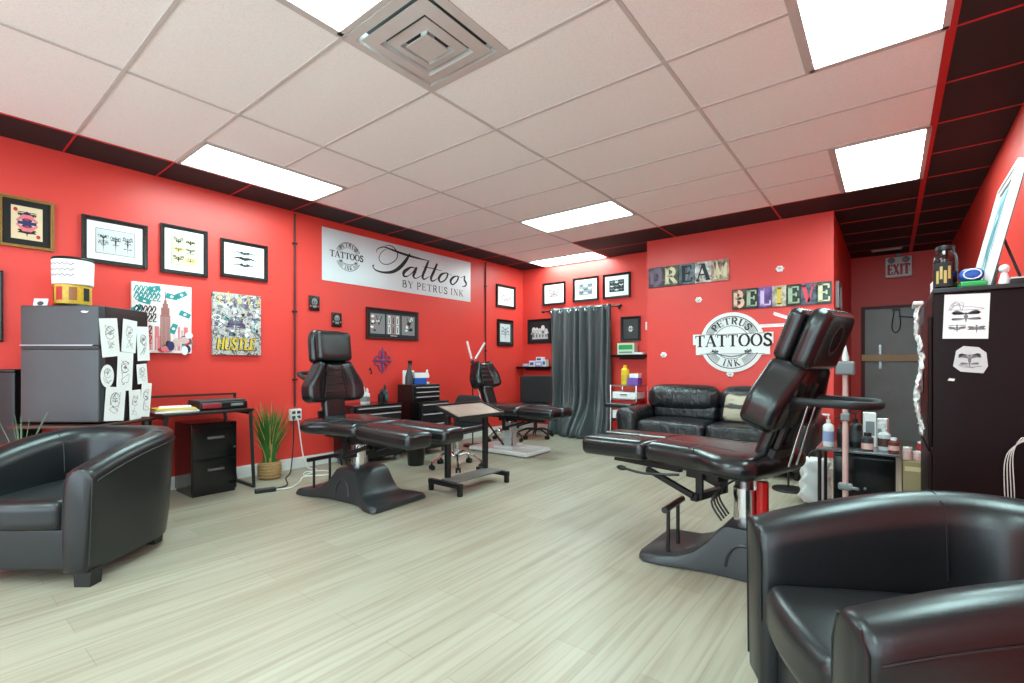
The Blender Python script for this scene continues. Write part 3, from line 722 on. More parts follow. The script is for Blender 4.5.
# conduits and the socket
for nm, yy, z0, lb in (('conduit', 2.645, .67, 'thin dark conduit running down the left wall to the power outlet'), ('conduit', 5.79, .02, 'thin dark conduit on the left wall near the curtain corner')):
    loc, rz = on_left(yy, 0); t = thing(nm, lb, 'pipe', loc, rz, 'wall conduits')
    MB().cyl((0, -.014, z0), (0, -.014, H - .02), .011, n=10).build('pipe', mat('maroon_conduit', (74, 24, 26), .5), t)
    m = MB()
    for k in range(3):
        z = z0 + .3 + k * (H - z0 - .5) / 2.2; m.box((0, -.014, z), (.05, .026, .018))
    m.build('pipe_clip', BLACKM, t)
loc, rz = on_left(2.645, .59)
t = thing('power_outlet', 'white wall outlet box at the foot of the dark conduit', 'outlet', loc, rz)
MB().rbox((0, -.022, 0), (.125, .044, .125), .006).build('outlet_box', WHITEM, t)
m = MB()
for sx in (-.028, .028):
    for sz in (-.026, .026): m.rbox((sx, -.048, sz), (.036, .012, .03), .004)
m.build('socket', DKGREY, t)
# framed sheets in the corner of the left wall
def art_small(seed, dark):
    def fn(a, w, h):
        motif(a, 0, 0, w * .4, h * .42, -.0124, 1, seed); motif(a, 0, h * .05, w * .22, h * .24, -.0128, 2, seed + 3)
    return fn
picture('picture_frame', 'small black framed light print, upper of two beside the curtain corner', 'picture', on_left(6.31, 2.283), .50, .38, .04, FRAMEB, MATW, .03, lambda a, w, h: [scribble(a, -w * .4, -h * .4, w * .4, h * .4, -.0124 - k * .0001, 1 + k, 9, .006, 3 + k) for k in (0, 1)], [PAPER, INKG, PINKP])
picture('picture_frame', 'small black framed grey portrait print, lower of two beside the curtain corner', 'picture', on_left(6.29, 1.67), .41, .44, .035, FRAMEB, MATB, .035, art_small(12, 0), [PAPERG, INKG, GREY])
# back wall frames
picture('picture_frame', 'dark framed tattoo print with greenish drawing, leftmost of three above the curtain', 'picture', on_back(-4.445, 2.33), .45, .38, .035, FRAMEB, MATW, .035, art_small(21, 0), [PAPER, mat('sage_print', (110, 140, 120), .7), PINKP])
def art_block(a, w, h):
    flat(a, [(-w * .4, -h * .4), (w * .4, -h * .4), (w * .4, h * .4), (-w * .4, h * .4)], -.0123, 1)
    for i in range(3):
        for j in range(3): motif(a, (i - 1) * w * .25, (j - 1) * h * .25, w * .11, h * .11, -.0126, 0 if (i + j) % 2 else 2, i * 5 + j)
picture('picture_frame', 'black framed square ornamental print, middle of three above the curtain', 'picture', on_back(-3.84, 2.347), .465, .385, .035, FRAMEB, MATW, .04, art_block, [PAPER, INKG, INK])
picture('picture_frame', 'black framed dark ornamental print, rightmost of three above the curtain', 'picture', on_back(-3.30, 2.347), .46, .38, .035, FRAMEB, MATW, .04, art_block, [PAPER, INK, INKG])
def art_night(a, w, h):
    rnd = random.Random(9)
    flat(a, [(-w / 2, -h / 2), (w / 2, -h / 2), (w / 2, h / 2), (-w / 2, h / 2)], -.0121, 1)
    for k in range(5):
        x = (-.32 + .16 * k) * w
        flat(a, disc(x, .04 * h + rnd.uniform(-.02, .05), .04, .05, 10), -.0125, 0)
        ribbon(a, smooth_path([(x - .05, -.05), (x, .02), (x + .05, -.04)], 4), .02, -.0128, 2)
    flat(a, [(-w * .4, -h * .42), (w * .42, -h * .42), (w * .38, -h * .12), (-w * .36, -h * .12)], -.0124, 2)
    for k in range(5): flat(a, disc((-.32 + .16 * k) * w, -.24 * h, .012, .03, 8), -.0129, 1)
picture('picture_frame', 'black framed print of white figures on black, left of the dark curtain', 'picture', on_back(-4.735, 1.71), .50, .42, .03, FRAMEB, MATB, .02, art_night, [PAPER, INK, PAPERG])
picture('picture_frame', 'black framed grey print with white rose, right of the curtain above a shelf', 'picture', on_back(-3.07, 1.675), .315, .375, .03, FRAMEB, MATB, .012, lambda a, w, h: [flat(a, disc(0, 0, .035, .045, 12), -.0124, 1), motif(a, 0, 0, .05, .06, -.0128, 2, 4)], [DKGREY, PAPER, GREY])
loc, rz = on_back(-2.80, 1.705)
t = thing('light_switch', 'small white switch plate beside the partition corner', 'switch', loc, rz)
MB().rbox((0, -.006, 0), (.075, .012, .12), .004).build('switch_plate', WHITEM, t); MB().rbox((0, -.015, 0), (.016, .014, .03), .003).build('toggle', WHITEM, t)
# DREAM and BELIEVE
WOODS = {}
def letter_panel(t, x, w, h, ch, pc, lc, k):
    pm = ramp_mat('distressed_board_%s' % k, 'noise', [(.3, tuple(int(v * .45) for v in pc)), (.55, pc), (.75, tuple(min(255, int(v * 1.25) + 8) for v in pc))], (14, 14, 14), detail=6, distortion=.8)
    MB().rbox((x, -.012, 0), (w * .985, .024, h), .003).build('letter_board', pm, t)
    a = MB(); g = GLY[ch][0]; hh = h * .78
    word(a, ch, x - g * hh * min(1, w * .82 / (g * hh)) / 2, -hh / 2, hh, -.0246, 0, thick=.22, thin=.09, wide=min(1, w * .82 / (g * hh)))
    a.build('letter', lc, t)
def sign_word(label, cx, cz, w, h, text, pcs, lcs, tilt):
    t = thing('word_sign', label, 'sign', (cx, PY - .001, cz), 0, 'wooden word signs')
    t.rotation_euler = (0, tilt, 0)
    n = len(text); lw = w / n
    for i, ch in enumerate(text): letter_panel(t, -w / 2 + lw * (i + .5), lw, h, ch, pcs[i], lcs[i], text[0] + str(i))
IVORY = mat('ivory_letter', (226, 216, 178), .6); LILAC = mat('lilac_letter', (214, 196, 230), .6); ROSE = mat('rose_letter', (214, 70, 90), .6)
SAGE = mat('sage_letter', (170, 190, 160), .6); DUSK = mat('dusk_letter', (120, 96, 120), .6); TAN = mat('tan_letter', (232, 190, 164), .6); CHAR = mat('charcoal_letter', (30, 44, 44), .6)
sign_word('wooden word sign of patchwork letter boards reading DREAM', -2.05, 2.299, 1.02, .265, 'DREAM', [(92, 84, 92), (96, 100, 84), (110, 120, 130), (208, 204, 196), (196, 160, 140)], [DUSK, IVORY, CHAR, CHAR, IVORY], 0)
sign_word('wooden word sign of patchwork letter boards reading BELIEVE', -1.0, 1.922, 1.01, .24, 'BELIEVE', [(82, 58, 52), (44, 52, 50), (124, 86, 160), (200, 190, 170), (44, 60, 52), (84, 96, 110), (60, 84, 82)], [TAN, SAGE, LILAC, YEL, SAGE, ROSE, IVORY], 0)
# round parlour sign
t = thing('logo_sign', 'round white parlour sign with a wide TATTOOS band', 'sign', (-1.515, PY, 1.405))
m = MB(); m.prism(disc(0, 0, .365, .365, 48), -.02, -.001)
m.prism([(-.45, .085), (.45, .085), (.42, .035), (.42, -.15), (-.42, -.15), (-.42, .035)], -.0215, -.002)
m.prism([(-.455, .11), (.455, .11), (.455, -.02), (-.455, -.02)], -.022, -.002); m.build('sign_board', PAPER, t)
a, _ = badge(None, 0, 0, .335, -.0225); a.build('badge_ring', [DKGREY, GREY], t)
a = MB(); word(a, 'TATTOOS', -.425, -.05, .145, -.0232, 0, thick=.19, thin=.07, sp=.085, wide=.965)
for z in (.102, -.140): ribbon(a, [(-.37, z), (.37, z)], .005, -.0228, 0)
a.build('band_lettering', INK, t)
# white rosettes on the partition
for x, z, lb in ((-1.903, 1.954, 'small white wall rosette under the DREAM sign'), (-.994, 2.235, 'small white wall rosette above the BELIEVE sign'), (-2.355, 1.263, 'small white wall rosette low beside the partition corner'), (-1.53, 1.02, 'small white wall rosette just below the round sign')):
    t = thing('wall_rosette', lb, 'ornament', (x, PY, z), 0, 'white rosettes on the partition')
    m = MB()
    for k in range(6):
        an = k * PI / 3; m.ball((.026 * math.cos(an), -.012, .022 * math.sin(an)), (.020, .012, .018), 0, 8, 6)
    m.build('petals', mat('pearl', (236, 230, 228), .25), t); MB().ball((0, -.02, 0), (.016, .014, .014)).build('boss', CHROME, t)
loc = (PX1, 6.75, 1.93)
t = thing('side_sign', 'narrow grey framed panel on the partition side by the word BELIEVE', 'picture', loc, R(90))
frame_bars(.42, .30, .02, .03).build('frame', GREY, t); MB().box((0, -.006, 0), (.39, .01, .27)).build('panel', mat('slate_blue_print', (90, 92, 120), .5), t)
# ================================================================ tub armchairs
def sm(t): t = max(0, min(1, t)); return t * t * (3 - 2 * t)
def tub_chair(label, loc, rz):
    t = thing('tub_armchair', label, 'armchair', loc, rz, 'black leather tub armchairs')
    A, FR, BK = .362, -.37, .41
    path = [(-A, FR + (.02 - FR) * i / 8) for i in range(8)]
    for i in range(25):
        an = PI - PI * i / 24; c, s_ = math.cos(an), math.sin(an)
        e = .80
        path.append((A * math.copysign(abs(c) ** e, c), .02 + (BK - .02) * abs(s_) ** e))
    path += [(A, .02 - (.02 - FR) * i / 8) for i in range(1, 9)]
    n = len(path)
    def nrm(i):
        a = path[max(i - 1, 0)]; b = path[min(i + 1, n - 1)]
        dx, dy = b[0] - a[0], b[1] - a[1]; l = math.hypot(dx, dy)
        return (-dy / l, dx / l)
    def sec(h):
        th = .135
        return [(-.012, .075), (.004, .22), (.014, .40), (.030, h - .09), (.034, h - .05), (.026, h - .018), (.0, h + .002), (-.04, h + .008), (-.085, h - .002), (-.115, h - .03), (-.128, h - .08), (-th, .40), (-th - .004, .26), (-th, .075)]
    vs = []; rows = []
    def hgt(y):
        u = max(0, min(1, (y - FR) / .72)); return .605 + .12 * (1 - (1 - u) ** 2)
    def row(i, push=0.0, shrink=0.0):
        x, y = path[i]; nx, ny = nrm(i); S = sec(hgt(y)); k = len(vs)
        cm = sum(o for o, z in S) / len(S); cz = .38
        for o, z in S:
            o2 = cm + (o - cm) * (1 - shrink); z2 = cz + (z - cz) * (1 - shrink * .22)
            vs.append((x + nx * o2, y + ny * o2 - push, z2))
        rows.append(k)
    row(0, .028, .45); row(0, .022, .2); row(0, .010, .05)
    for i in range(n): row(i)
    row(n - 1, .010, .05); row(n - 1, .022, .2); row(n - 1, .028, .45)
    m = len(sec(.7)); fs = []
    for a, b in zip(rows, rows[1:]):
        for j in range(m): fs.append((a + j, a + (j + 1) % m, b + (j + 1) % m, b + j))
    fs.append(tuple(rows[0] + j for j in range(m))); fs.append(tuple(rows[-1] + m - 1 - j for j in range(m)))
    MB().add(vs, fs).build('shell', LEATHER, t, 60)
    # stitched seams: under the rim outside, and two upright ones inside
    def pt(i, o, z): x, y = path[i]; nx, ny = nrm(i); return (x + nx * o, y + ny * o, z)
    sp = MB(); sp.tube([pt(i, .034, hgt(path[i][1]) - .062) for i in range(n)], .0035, 6)
    for i in (10, n - 11):
        h = hgt(path[i][1]); sp.tube([pt(i, o + d, z) for o, z, d in ((.03, h - .06, .004), (.0, h + .003, .002), (-.04, h + .009, .002), (-.10, h - .012, 0), (-.129, h - .08, -.002), (-.136, .48, -.002))], .0035, 6)
    for s, i in ((-1, 0), (1, n - 1)):
        h = hgt(FR); sp.tube([(path[i][0] + s * o, path[i][1] - .020, z) for o, z in ((.012, .12), (.024, h - .12), (.026, h - .05), (.0, h - .012), (-.05, h - .008), (-.095, h - .02), (-.118, h - .09), (-.124, .30))], .0035, 6)
    sp.build('seam_piping', LEATHER, t)
    iw = A - .142
    def shape(x, y, z):
        b = sm((y - .02) / .28); x *= 1 - .36 * b * (abs(x) / iw if iw else 0)
        crown = .022 * (1 - (x / iw) ** 2) * (1 - (y / .34) ** 2)
        if z > 0: z += crown
        return (x, y + (-.03 * (1 - (x / iw) ** 2) if y < -.2 else 0), z)
    MB().rbox((0, -.055, .365), (iw * 2, .66, .15), .045, fn=shape, inner=10).build('seat_cushion', LEATHER, t, 60)
    MB().rbox((0, -.05, .185), (iw * 2 - .004, .60, .21), .012, inner=3).build('front_panel', LEATHER, t, 60)
    for sx, sy in ((-1, -1), (1, -1), (-1, 1), (1, 1)):
        x, y = sx * (.315 if sy < 0 else .22), (-.33 if sy < 0 else .25)
        MB().prism([(x - .04, .0), (x + .04, .0), (x + .045, .085), (x - .045, .085)], y - .035, y + .035).build('leg', BLACKP, t)
    return t
tub_chair('black leather tub armchair at left, beside the fridge and desk', (-3.70, .650, 0), R(39))
tub_chair('black leather tub armchair at lower right, nearest the viewer', (.128, 1.70, 0), R(-62))

# ================================================================ leather sofa
SX, SY = -1.575, 5.76
t = thing('leather_sofa', 'black leather two seat sofa under the round wall sign', 'sofa', (SX, SY, 0))
MB().rbox((0, .0, .19), (1.56, .80, .24), .03).build('sofa_base', LEATHER, t)
def armfn(s):
    def fn(x, y, z):
        k = sm((z + .05) / .3); return (x * (1 + .12 * k) + s * .01 * k, y, z + (.02 * (1 - (x / .14) ** 2) if z > 0 else 0))
    return fn
for s in (-1, 1):
    MB().rbox((s * .90, -.02, .335), (.25, .86, .53), .085, fn=armfn(s), inner=6).build('sofa_arm', SOFAL, t, 60)
    MB().rbox((s * .39, -.10, .395), (.765, .66, .18), .055, fn=lambda x, y, z: (x, y, z + (.02 * (1 - (x / .38) ** 2) * (1 - (y / .33) ** 2) if z > 0 else 0)), inner=8).build('seat_cushion', SOFAL, t, 60)
    MB().rbox((s * .39, .20, .555), (.775, .20, .20), .07, fn=lambda x, y, z: (x, y - (.02 * (1 - (x / .39) ** 2) if y < 0 else 0), z), inner=8).build('lumbar_cushion', SOFAL, t, 60)
    def puff(x, y, z):
        e = 1 - min(1, abs(x / .44)) ** 4 * .20
        return (x, y * e - .03 * (1 - (x / .41) ** 2) * (1 if y < 0 else 0) + .05 * (z / .15 if z > 0 else 0) * .4, z * e)
    MB().rbox((s * .435, .225, .725), (.885, .30, .33), .13, fn=puff, inner=10, seg=4).build('back_cushion', SOFAL, t, 60)
MB().rbox((0, .38, .42), (1.6, .10, .70), .03).build('sofa_back', LEATHER, t)
for sx in (-1, 1):
    for sy in (-.34, .34): MB().cyl((sx * .86, sy, 0), (sx * .86, sy, .075), .025, .032, 10).build('foot', BLACKP, t)
t = thing('throw_pillow', 'beige and charcoal patterned pillow on the sofa, propped on its right seat', 'pillow', (SX + .30, SY - .13, .512), R(-12))
def pil(x, y, z):
    e = (1 - (x / .21) ** 2) * (1 - (z / .15) ** 2); return (x * (1 - .12 * abs(z / .15) ** 2 * 0 + 0), y * (.25 + .75 * max(0, e)) + .05 * (z / .15), z)
MB().rbox((0, .04, .15), (.40, .11, .29), .05, fn=pil, inner=8).build('pillow_cover', ramp_mat('stripe_linen', 'noise', [(.40, (60, 58, 54)), (.46, (178, 166, 144)), (.8, (196, 186, 166))], (2, 2, 9)), t, 60)

# ================================================================ adjustable treatment chairs
def moulded_base(m):
    prof = [(-.52, .24, .045), (-.49, .27, .052), (-.40, .27, .056), (-.30, .245, .07), (-.22, .22, .105), (-.15, .205, .17), (-.10, .20, .235), (-.075, .20, .262), (-.05, .198, .27), (.12, .198, .27), (.15, .198, .262), (.18, .20, .235), (.22, .205, .15), (.26, .215, .085), (.30, .235, .06), (.40, .28, .052), (.49, .29, .050), (.52, .27, .043)]
    vs = []; fs = []
    for x, w, h in prof:
        tw = w - .018 - .08 * max(0, h - .06)
        S = [(-w, .006), (-w, h * .55 if h < .08 else h * .2), (-tw - .004, h - .008), (-tw + .012, h), (tw - .012, h), (tw + .004, h - .008), (w, h * .55 if h < .08 else h * .2), (w, .006)]
        vs += [(x, y, z) for y, z in S]
    n = 8
    for i in range(len(prof) - 1):
        for j in range(n): fs.append((i * n + j, i * n + (j + 1) % n, (i + 1) * n + (j + 1) % n, (i + 1) * n + j))
    fs.append(tuple(range(n))); fs.append(tuple((len(prof) - 1) * n + j for j in reversed(range(n))))
    m.add(vs, fs)
    for s in (-1, 1):      # embossed arch on each flank
        m.tube([(.03 + .085 * math.cos(a), s * (.198 - .018 * .0 - .006 * math.sin(a) * 2), .06 + .125 * math.sin(a)) for a in [PI * i / 14 for i in range(15)]], .008, 6)
def tattoo_chair(label, loc, seat_yaw, recline, pads, base='moulded', head=True, handle=True, zs=0.0, bx=-.30, hl=1.0, back_w=.56, off=0.0, hz=.0, grip=0, bs=0.0, base_rz=0.0):
    t = thing('tattoo_chair', label, 'tattoo chair', loc, 0, 'reclining black tattoo chairs')
    if base == 'moulded':
        m = MB(); moulded_base(m); m.build('base', BASEM, t, 40)
        m = MB(); m.cyl((-.37, -.24, .31), (-.37, .06, .31), .018, n=10)
        m.build('foot_bar', BLACKM, t)
        for y in (-.18, -.02): MB().cyl((-.37, y, .045), (-.37, y, .31), .011, n=10).build('bar_post', BLACKM, t)
        c = MB(); c.cyl((0, 0, .25), (0, 0, .45), .062, n=20); c.build('lift_column', CHROME, t)
        c = MB(); c.cyl((0, 0, .44), (0, 0, .53 + zs), .040, n=16); c.cyl((-.05, .09, .27), (-.05, .09, .50), .028, n=12); c.build('lift_piston', STEEL, t)
        if grip: MB().cyl((.09, -.03, .268), (.09, -.03, .50), .030, n=14).build('red_cylinder', REDC, t)['label'] = 'red hydraulic cylinder'
        c = MB()
        for k in range(4): c.tube(smooth_path([(-.10, -.10 + .05 * k, .27), (-.16, -.08 + .05 * k, .36), (-.11, -.02 + .02 * k, .44), (-.03, .0, .50)], 4), .006, 6)
        c.build('hose', CABLE, t)
    else:
        m = MB(); m.rbox((0, 0, .035), (.94, .56, .05), .014); m.box((0, 0, .075), (.30, .30, .03))
        m.build('base', WHITEM, t, 40)
        for sx in (-1, 1):
            for sy in (-1, 1): MB().cyl((sx * .42, sy * .23, 0), (sx * .42, sy * .23, .014), .02, n=10).build('foot', BLACKP, t)
        c = MB(); c.box((0, 0, .23), (.13, .13, .30)); c.build('lift_column', mat('satin_silver', (205, 206, 208), .35, .4), t)
        c = MB(); c.cyl((0, 0, .36), (0, 0, .50 + zs), .05, n=16); c.cyl((.09, -.06, .06), (.05, -.04, .45), .012, n=8); c.build('lift_piston', CHROME, t)
        MB().bar((-.02, -.10, .09), (-.30, -.14, .40), .018, .018).build('side_strut', BLACKM, t)
    rot = (0, 0, seat_yaw); z0 = .54 + zs
    f = MB(); f.box((-.02, 0, z0 - .012), (.52, .30, .03)); f.box((0, 0, z0 - .04), (.20, .22, .06)); f.bar((-.22, 0, z0 - .02), (-.36, 0, z0 + .08), .20, .03)
    f.bar((.12, .13, z0 - .03), (.62, .13, z0 - .035), .035, .03); f.bar((.12, -.13, z0 - .03), (.62, -.13, z0 - .035), .035, .03)
    f.bar((.02, -.16, z0 - .16), (.34, -.16, z0 - .06), .03, .03); f.bar((.02, .16, z0 - .16), (.34, .16, z0 - .06), .03, .03)
    f.bar((.02, -.16, z0 - .17), (.02, .16, z0 - .17), .04, .04); f.box((0, -.13, z0 - .10), (.04, .02, .16)); f.box((0, .13, z0 - .10), (.04, .02, .16))
    f.build('seat_frame', BLACKM, t, rot=rot)
    lv = MB(); lv.tube(smooth_path([(.10, .18, z0 - .05), (.30, .24, z0 - .07), (.44, .26, z0 - .06)], 4), .008, 6); lv.ball((.46, .262, z0 - .06), (.04, .016, .016)); lv.build('lever', BLACKP, t, rot=rot)
    def seatfn(x, y, z):
        k = sm((-x + .02) / .22); w = 1 + .34 * k * (1 - .5 * sm((-x - .22) / .16))
        zz = z * (1 - .18 * abs(y / .27) ** 3) + (.012 * (1 - (y / .28) ** 2) if z > 0 else 0)
        return (x, y * w, zz)
    MB().rbox((-.05, 0, z0 + .065), (.70, .54, .125), .055, fn=seatfn, inner=12).build('seat', VINYL, t, 60, rot=rot)
    s = MB()
    for yy in (-.13, .13): s.tube([(-.30 + .07 * i, yy * (1 + .25 * (i < 3)), z0 + .138 - (.002 if 0 < i < 8 else .012)) for i in range(9)], .003, 6)
    s.tube([(-.02, -.27 + .054 * i, z0 + .1375 - .010 * abs(i - 5) / 5) for i in range(11)], .003, 6)
    s.build('seat_seam', SEAM, t, rot=rot)
    for (side, L, splay, droop) in pads:
        def padfn(x, y, z): return (x, y * (1 - .10 * sm((x - .1) / .4)), z + (.010 * (1 - (y / .13) ** 2) if z > 0 else 0))
        o = MB().rbox((L / 2, 0, 0), (L, .258, .115), .042, fn=padfn, inner=8).build('leg_rest', VINYL, t, 60)
        c, s_ = math.cos(seat_yaw), math.sin(seat_yaw); lx, ly = .305, side * .136
        o.location = (lx * c - ly * s_, lx * s_ + ly * c, z0 + .062); o.rotation_euler = (0, droop, seat_yaw + splay)
        q = MB()
        for yy in (-.085, .085): q.tube([(.03 + (L - .09) * i / 6, yy * (1 - .05 * i / 6), .0605) for i in range(7)], .003, 6)
        q.tube([(L * .42, -.12 + .04 * i, .0575 + .003 * (1 - abs(i - 3) / 3)) for i in range(7)], .003, 6)
        q.build('pad_seam', SEAM, o)
    # back: local frame with z along the back, x its front
    c, s_ = math.cos(seat_yaw), math.sin(seat_yaw)
    B = (bx * c, bx * s_, z0 + .10)
    B = (bx * c, bx * s_, z0 + .10)
    def bk(name, mb, m, sm_=60):
        o = mb.build(name, m, t, sm_); o.location = B; o.rotation_euler = (0, -recline, seat_yaw); return o
    m = MB(); m.rbox((0, 0, .13), (.075, .21, .30), .03); bk('lower_back_pad', m, VINYL)
    m = MB(); m.box((-.055, -.07, .22 - bs / 2), (.02, .03, .62 - bs)); m.box((-.055, .07, .22 - bs / 2), (.02, .03, .62 - bs)); m.box((-.06, 0, .06), (.03, .24, .05)); m.box((-.06, 0, .42 - bs), (.03, .24, .05))
    bk('back_frame', m, BLACKM)
    def backfn(x, y, z):
        k = 1 - .40 * sm((z + .06) / .24) - .10 * sm((-z - .12) / .08)
        y2 = y * k; b = abs(y) / (back_w / 2)
        x2 = x + (.05 * sm((b - .42) / .35) if x > 0 else -.015 * sm((b - .3) / .5)) - .012 * (1 - b) * (1 if x > 0 else 0)
        return (x2, y2, z)
    back = bk('backrest', MB().rbox((.0, 0, .445 * hl - bs), (.115, back_w, .36), .045, fn=backfn, inner=14), VINYL)
    q = MB()
    for k in range(4):
        z = .36 * hl - bs + k * .062; q.tube([(.0525 - .004 * (abs(i - 3) < 2), -.095 + .032 * i, z) for i in range(7)], .004, 6)
    for s in (-1, 1): q.tube([(.058, s * (.118 - .010 * i), .31 * hl - bs + i * .055) for i in range(5)], .004, 6)
    q.build('backrest_seam', LEATHER, back)
    if head:
        m = MB(); m.bar((-.03, -.06, .5 - bs), (-.03, -.06, .66 - bs), .016, .016); m.bar((-.03, .06, .5 - bs), (-.03, .06, .66 - bs), .016, .016); bk('headrest_rod', m, CHROME)
        h1 = MB().rbox((-.035, 0, .775 + hz - bs), (.10, .36, .30), .04, fn=lambda x, y, z: (x, y * (1 - .12 * sm((z - .05) / .1)), z), inner=8)
        ho = bk('headrest', h1, VINYL)
        MB().rbox((.065, 0, .765 + hz - bs), (.085, .335, .265), .035, inner=8).build('headrest_cushion', VINYL, ho, 60)
        a = MB(); a.lathe([(1e-4, 0), (.045, -.002), (.05, .004), (.056, .004), (.060, -.004)], (0, 0, 0), 20, 0, Matrix.Translation((-.085, 0, .79 + hz - bs)) @ Matrix.Rotation(R(-90), 4, 'Y') @ Matrix.Diagonal((1.4, 1, 1, 1)))
        a.build('face_opening', BLACKP, ho)
    if handle:
        m = MB(); pts = []
        a_, b_, c_ = (-.16, -.28, -.33) if not grip else (-.14, -.28, -.33); e_ = .36 + .45 * .30
        P = [(-.05, -.15, .36), (a_, -.165, .40 - .01), (b_, -.15, .44), (c_, -.10, .455), (c_ - .02, 0, .46), (c_, .10, .455), (b_, .15, .44), (a_, .165, .40 - .01), (-.05, .15, .36)]
        m.tube(smooth_path(P, 5), .020, 10); bk('grab_handle', m, mat('black_foam_grip', (26, 26, 27), .6))
    m = MB()
    for y in (-.045, .045): m.cyl((-.10, y, .36), (-.13, y, .02), .008, n=8)
    bk('gas_strut', m, CHROME)
    if base_rz:
        for o in t.children:
            if o.name.split('.')[0] in ('base', 'foot_bar', 'bar_post'): o.rotation_euler = (0, 0, base_rz)
    if off:
        for o in list(t.children):
            if o.name.split('.')[0] in ('seat_frame', 'lever', 'seat', 'seat_seam', 'leg_rest', 'lower_back_pad', 'back_frame', 'backrest', 'headrest_rod', 'headrest', 'grab_handle', 'gas_strut'):
                o.location = (o.location.x + off * c, o.location.y + off * s_, o.location.z)
    return t
tattoo_chair('black tattoo chair near the left wall, upright back and padded legs toward the room', (-3.59, 2.43, 0), R(2), R(7), [(-1, .64, R(-2), R(2)), (1, .66, R(4), R(2))], bx=-.35, hz=-.005, bs=.105, base_rz=R(5))
tattoo_chair('large reclined black tattoo chair in front of the sofa, red cylinder at its base', (-.63, 2.90, 0), R(180 - 15), R(21), [(1, .52, R(1), R(3)), (-1, .63, R(-4), R(3))], bx=-.315, off=.20, hz=-.02, grip=1, bs=.085)
tattoo_chair('farthest black tattoo chair, with a flat white base, beside the curtain', (-3.92, 4.93, 0), R(2), R(20), [(-1, .50, R(0), R(1)), (1, .50, R(0), R(1))], base='plate', head=False, handle=False, zs=-.06, bx=-.30, hl=.98, back_w=.5)

# ================================================================ tray stand, stools and office chairs
t = thing('tray_stand', 'black work stand with tilted tray top beside the nearest left tattoo chair', 'tray stand', (-3.08, 3.30, 0))
b = MB()
for y in (-.34, .30):
    b.bar((-.20, y, .085), (.20, y, .085), .04, .04)
    for x in (-.18, .18): b.box((x, y, .045), (.035, .035, .09))
b.bar((-.02, -.34, .085), (-.02, .30, .085), .05, .03)
b.build('stand_base', BLACKM, t)
MB().box((.03, -.02, .108), (.20, .60, .012)).build('foot_plate', mat('grey_grating', (120, 116, 112), .5, .4, vary=.3, scale=80), t)
for y in (-.25, .26): MB().rbox((-.06, y, .38), (.045, .045, .58), .005).build('post', BLACKM, t)
tm = Matrix.Translation((-.02, 0, .705)) @ Matrix.Rotation(R(17), 4, 'Y')
m = MB(); m.box((0, 0, 0), (.30, .62, .020), 0, tm); m.build('tray_top', mat('dark_walnut_laminate', (60, 38, 34), .3, vary=.2, scale=5), t)
m = MB()
for a_, b_ in (((-.15, -.31), (.15, -.31)), ((.155, -.31), (.155, .31)), ((.15, .31), (-.15, .31)), ((-.155, .31), (-.155, -.31))):
    cx, cy = (a_[0] + b_[0]) / 2, (a_[1] + b_[1]) / 2
    m.box((cx, cy, .004), (abs(a_[0] - b_[0]) + .014, abs(a_[1] - b_[1]) + .014, .032), 0, tm)
m.build('tray_rim', BLACKM, t)
m = MB(); m.box((.01, .0, .0115), (.26, .56, .003), 0, tm); m.build('steel_liner', mat('beige_steel', (196, 190, 176), .25, .6), t)
def star_base(t, n, r, m_arm, m_cast, z=.11, arch=.0, cr=.028):
    for k in range(n):
        an = 2 * PI * k / n + .4; c, s_ = math.cos(an), math.sin(an)
        MB().tube(smooth_path([(.02 * c, .02 * s_, z + .02), (r * .5 * c, r * .5 * s_, z + .02 + arch), (r * c, r * s_, z - .035)], 5), [.018] * 3 + [.016] * 4 + [.013] * 4, 8).build('base_arm', m_arm, t)
        w = MB(); T_ = Vector((-s_, c, 0)) * .018
        for q in (-1, 1):
            p = Vector((r * c, r * s_, cr)) + T_ * q; w.cyl(p - Vector((-s_, c, 0)) * .009, p + Vector((-s_, c, 0)) * .009, cr, n=14)
        w.cyl((r * c, r * s_, cr), (r * c, r * s_, z - .02), .009, n=8); w.build('caster', m_cast, t)
def office_chair(label, loc, rz, square, arm_m, seat_z=.46):
    t = thing('office_chair', label, 'office chair', loc, rz, 'rolling office chairs')
    star_base(t, 5, .28, arm_m, BLACKP, arch=.03 if not square else .0)
    MB().cyl((0, 0, .10), (0, 0, .30), .030, n=14).cyl((0, 0, .30), (0, 0, seat_z - .02), .020, n=12).build('gas_column', CHROME if not square else BLACKM, t)
    MB().rbox((0, 0, seat_z + .02), (.46, .45, .075), .035, fn=lambda x, y, z: (x, y, z + (.01 if z > 0 else 0) * (1 - (x / .23) ** 2)), inner=6).build('seat', VINYL, t, 60)
    if square:
        MB().rbox((0, .235, seat_z + .28), (.50, .045, .44), .02, inner=6).build('backrest', mat('black_mesh_fabric', (30, 28, 30), .8), t, 60)
    else:
        def fn(x, y, z): return (x * (1 - .35 * sm((z - .02) / .16)), y + .25 * x * x * -1, z)
        MB().rbox((0, .245, seat_z + .215), (.42, .05, .32), .024, fn=fn, inner=8).build('backrest', mat('dark_fabric', (38, 30, 30), .8), t, 60)
    MB().tube([(0, .0, seat_z - .03), (0, .20, seat_z - .02), (0, .285, seat_z + .05), (0, .275, seat_z + .25)], .018, 8).build('back_bracket', BLACKM, t)
    return t
office_chair('rolling office chair with chrome star base and rounded back, behind the tray stand', (-3.76, 3.78, 0), R(8), False, CHROME, .41)
office_chair('rolling office chair with square black back, beside the curtain under the left shelf', (-4.36, 6.13, 0), R(34), True, BLACKM)
t = thing('work_stool', 'small round black stool with chrome star base behind the white based chair', 'stool', (-4.48, 5.52, 0))
star_base(t, 5, .25, CHROME, BLACKP, arch=.04)
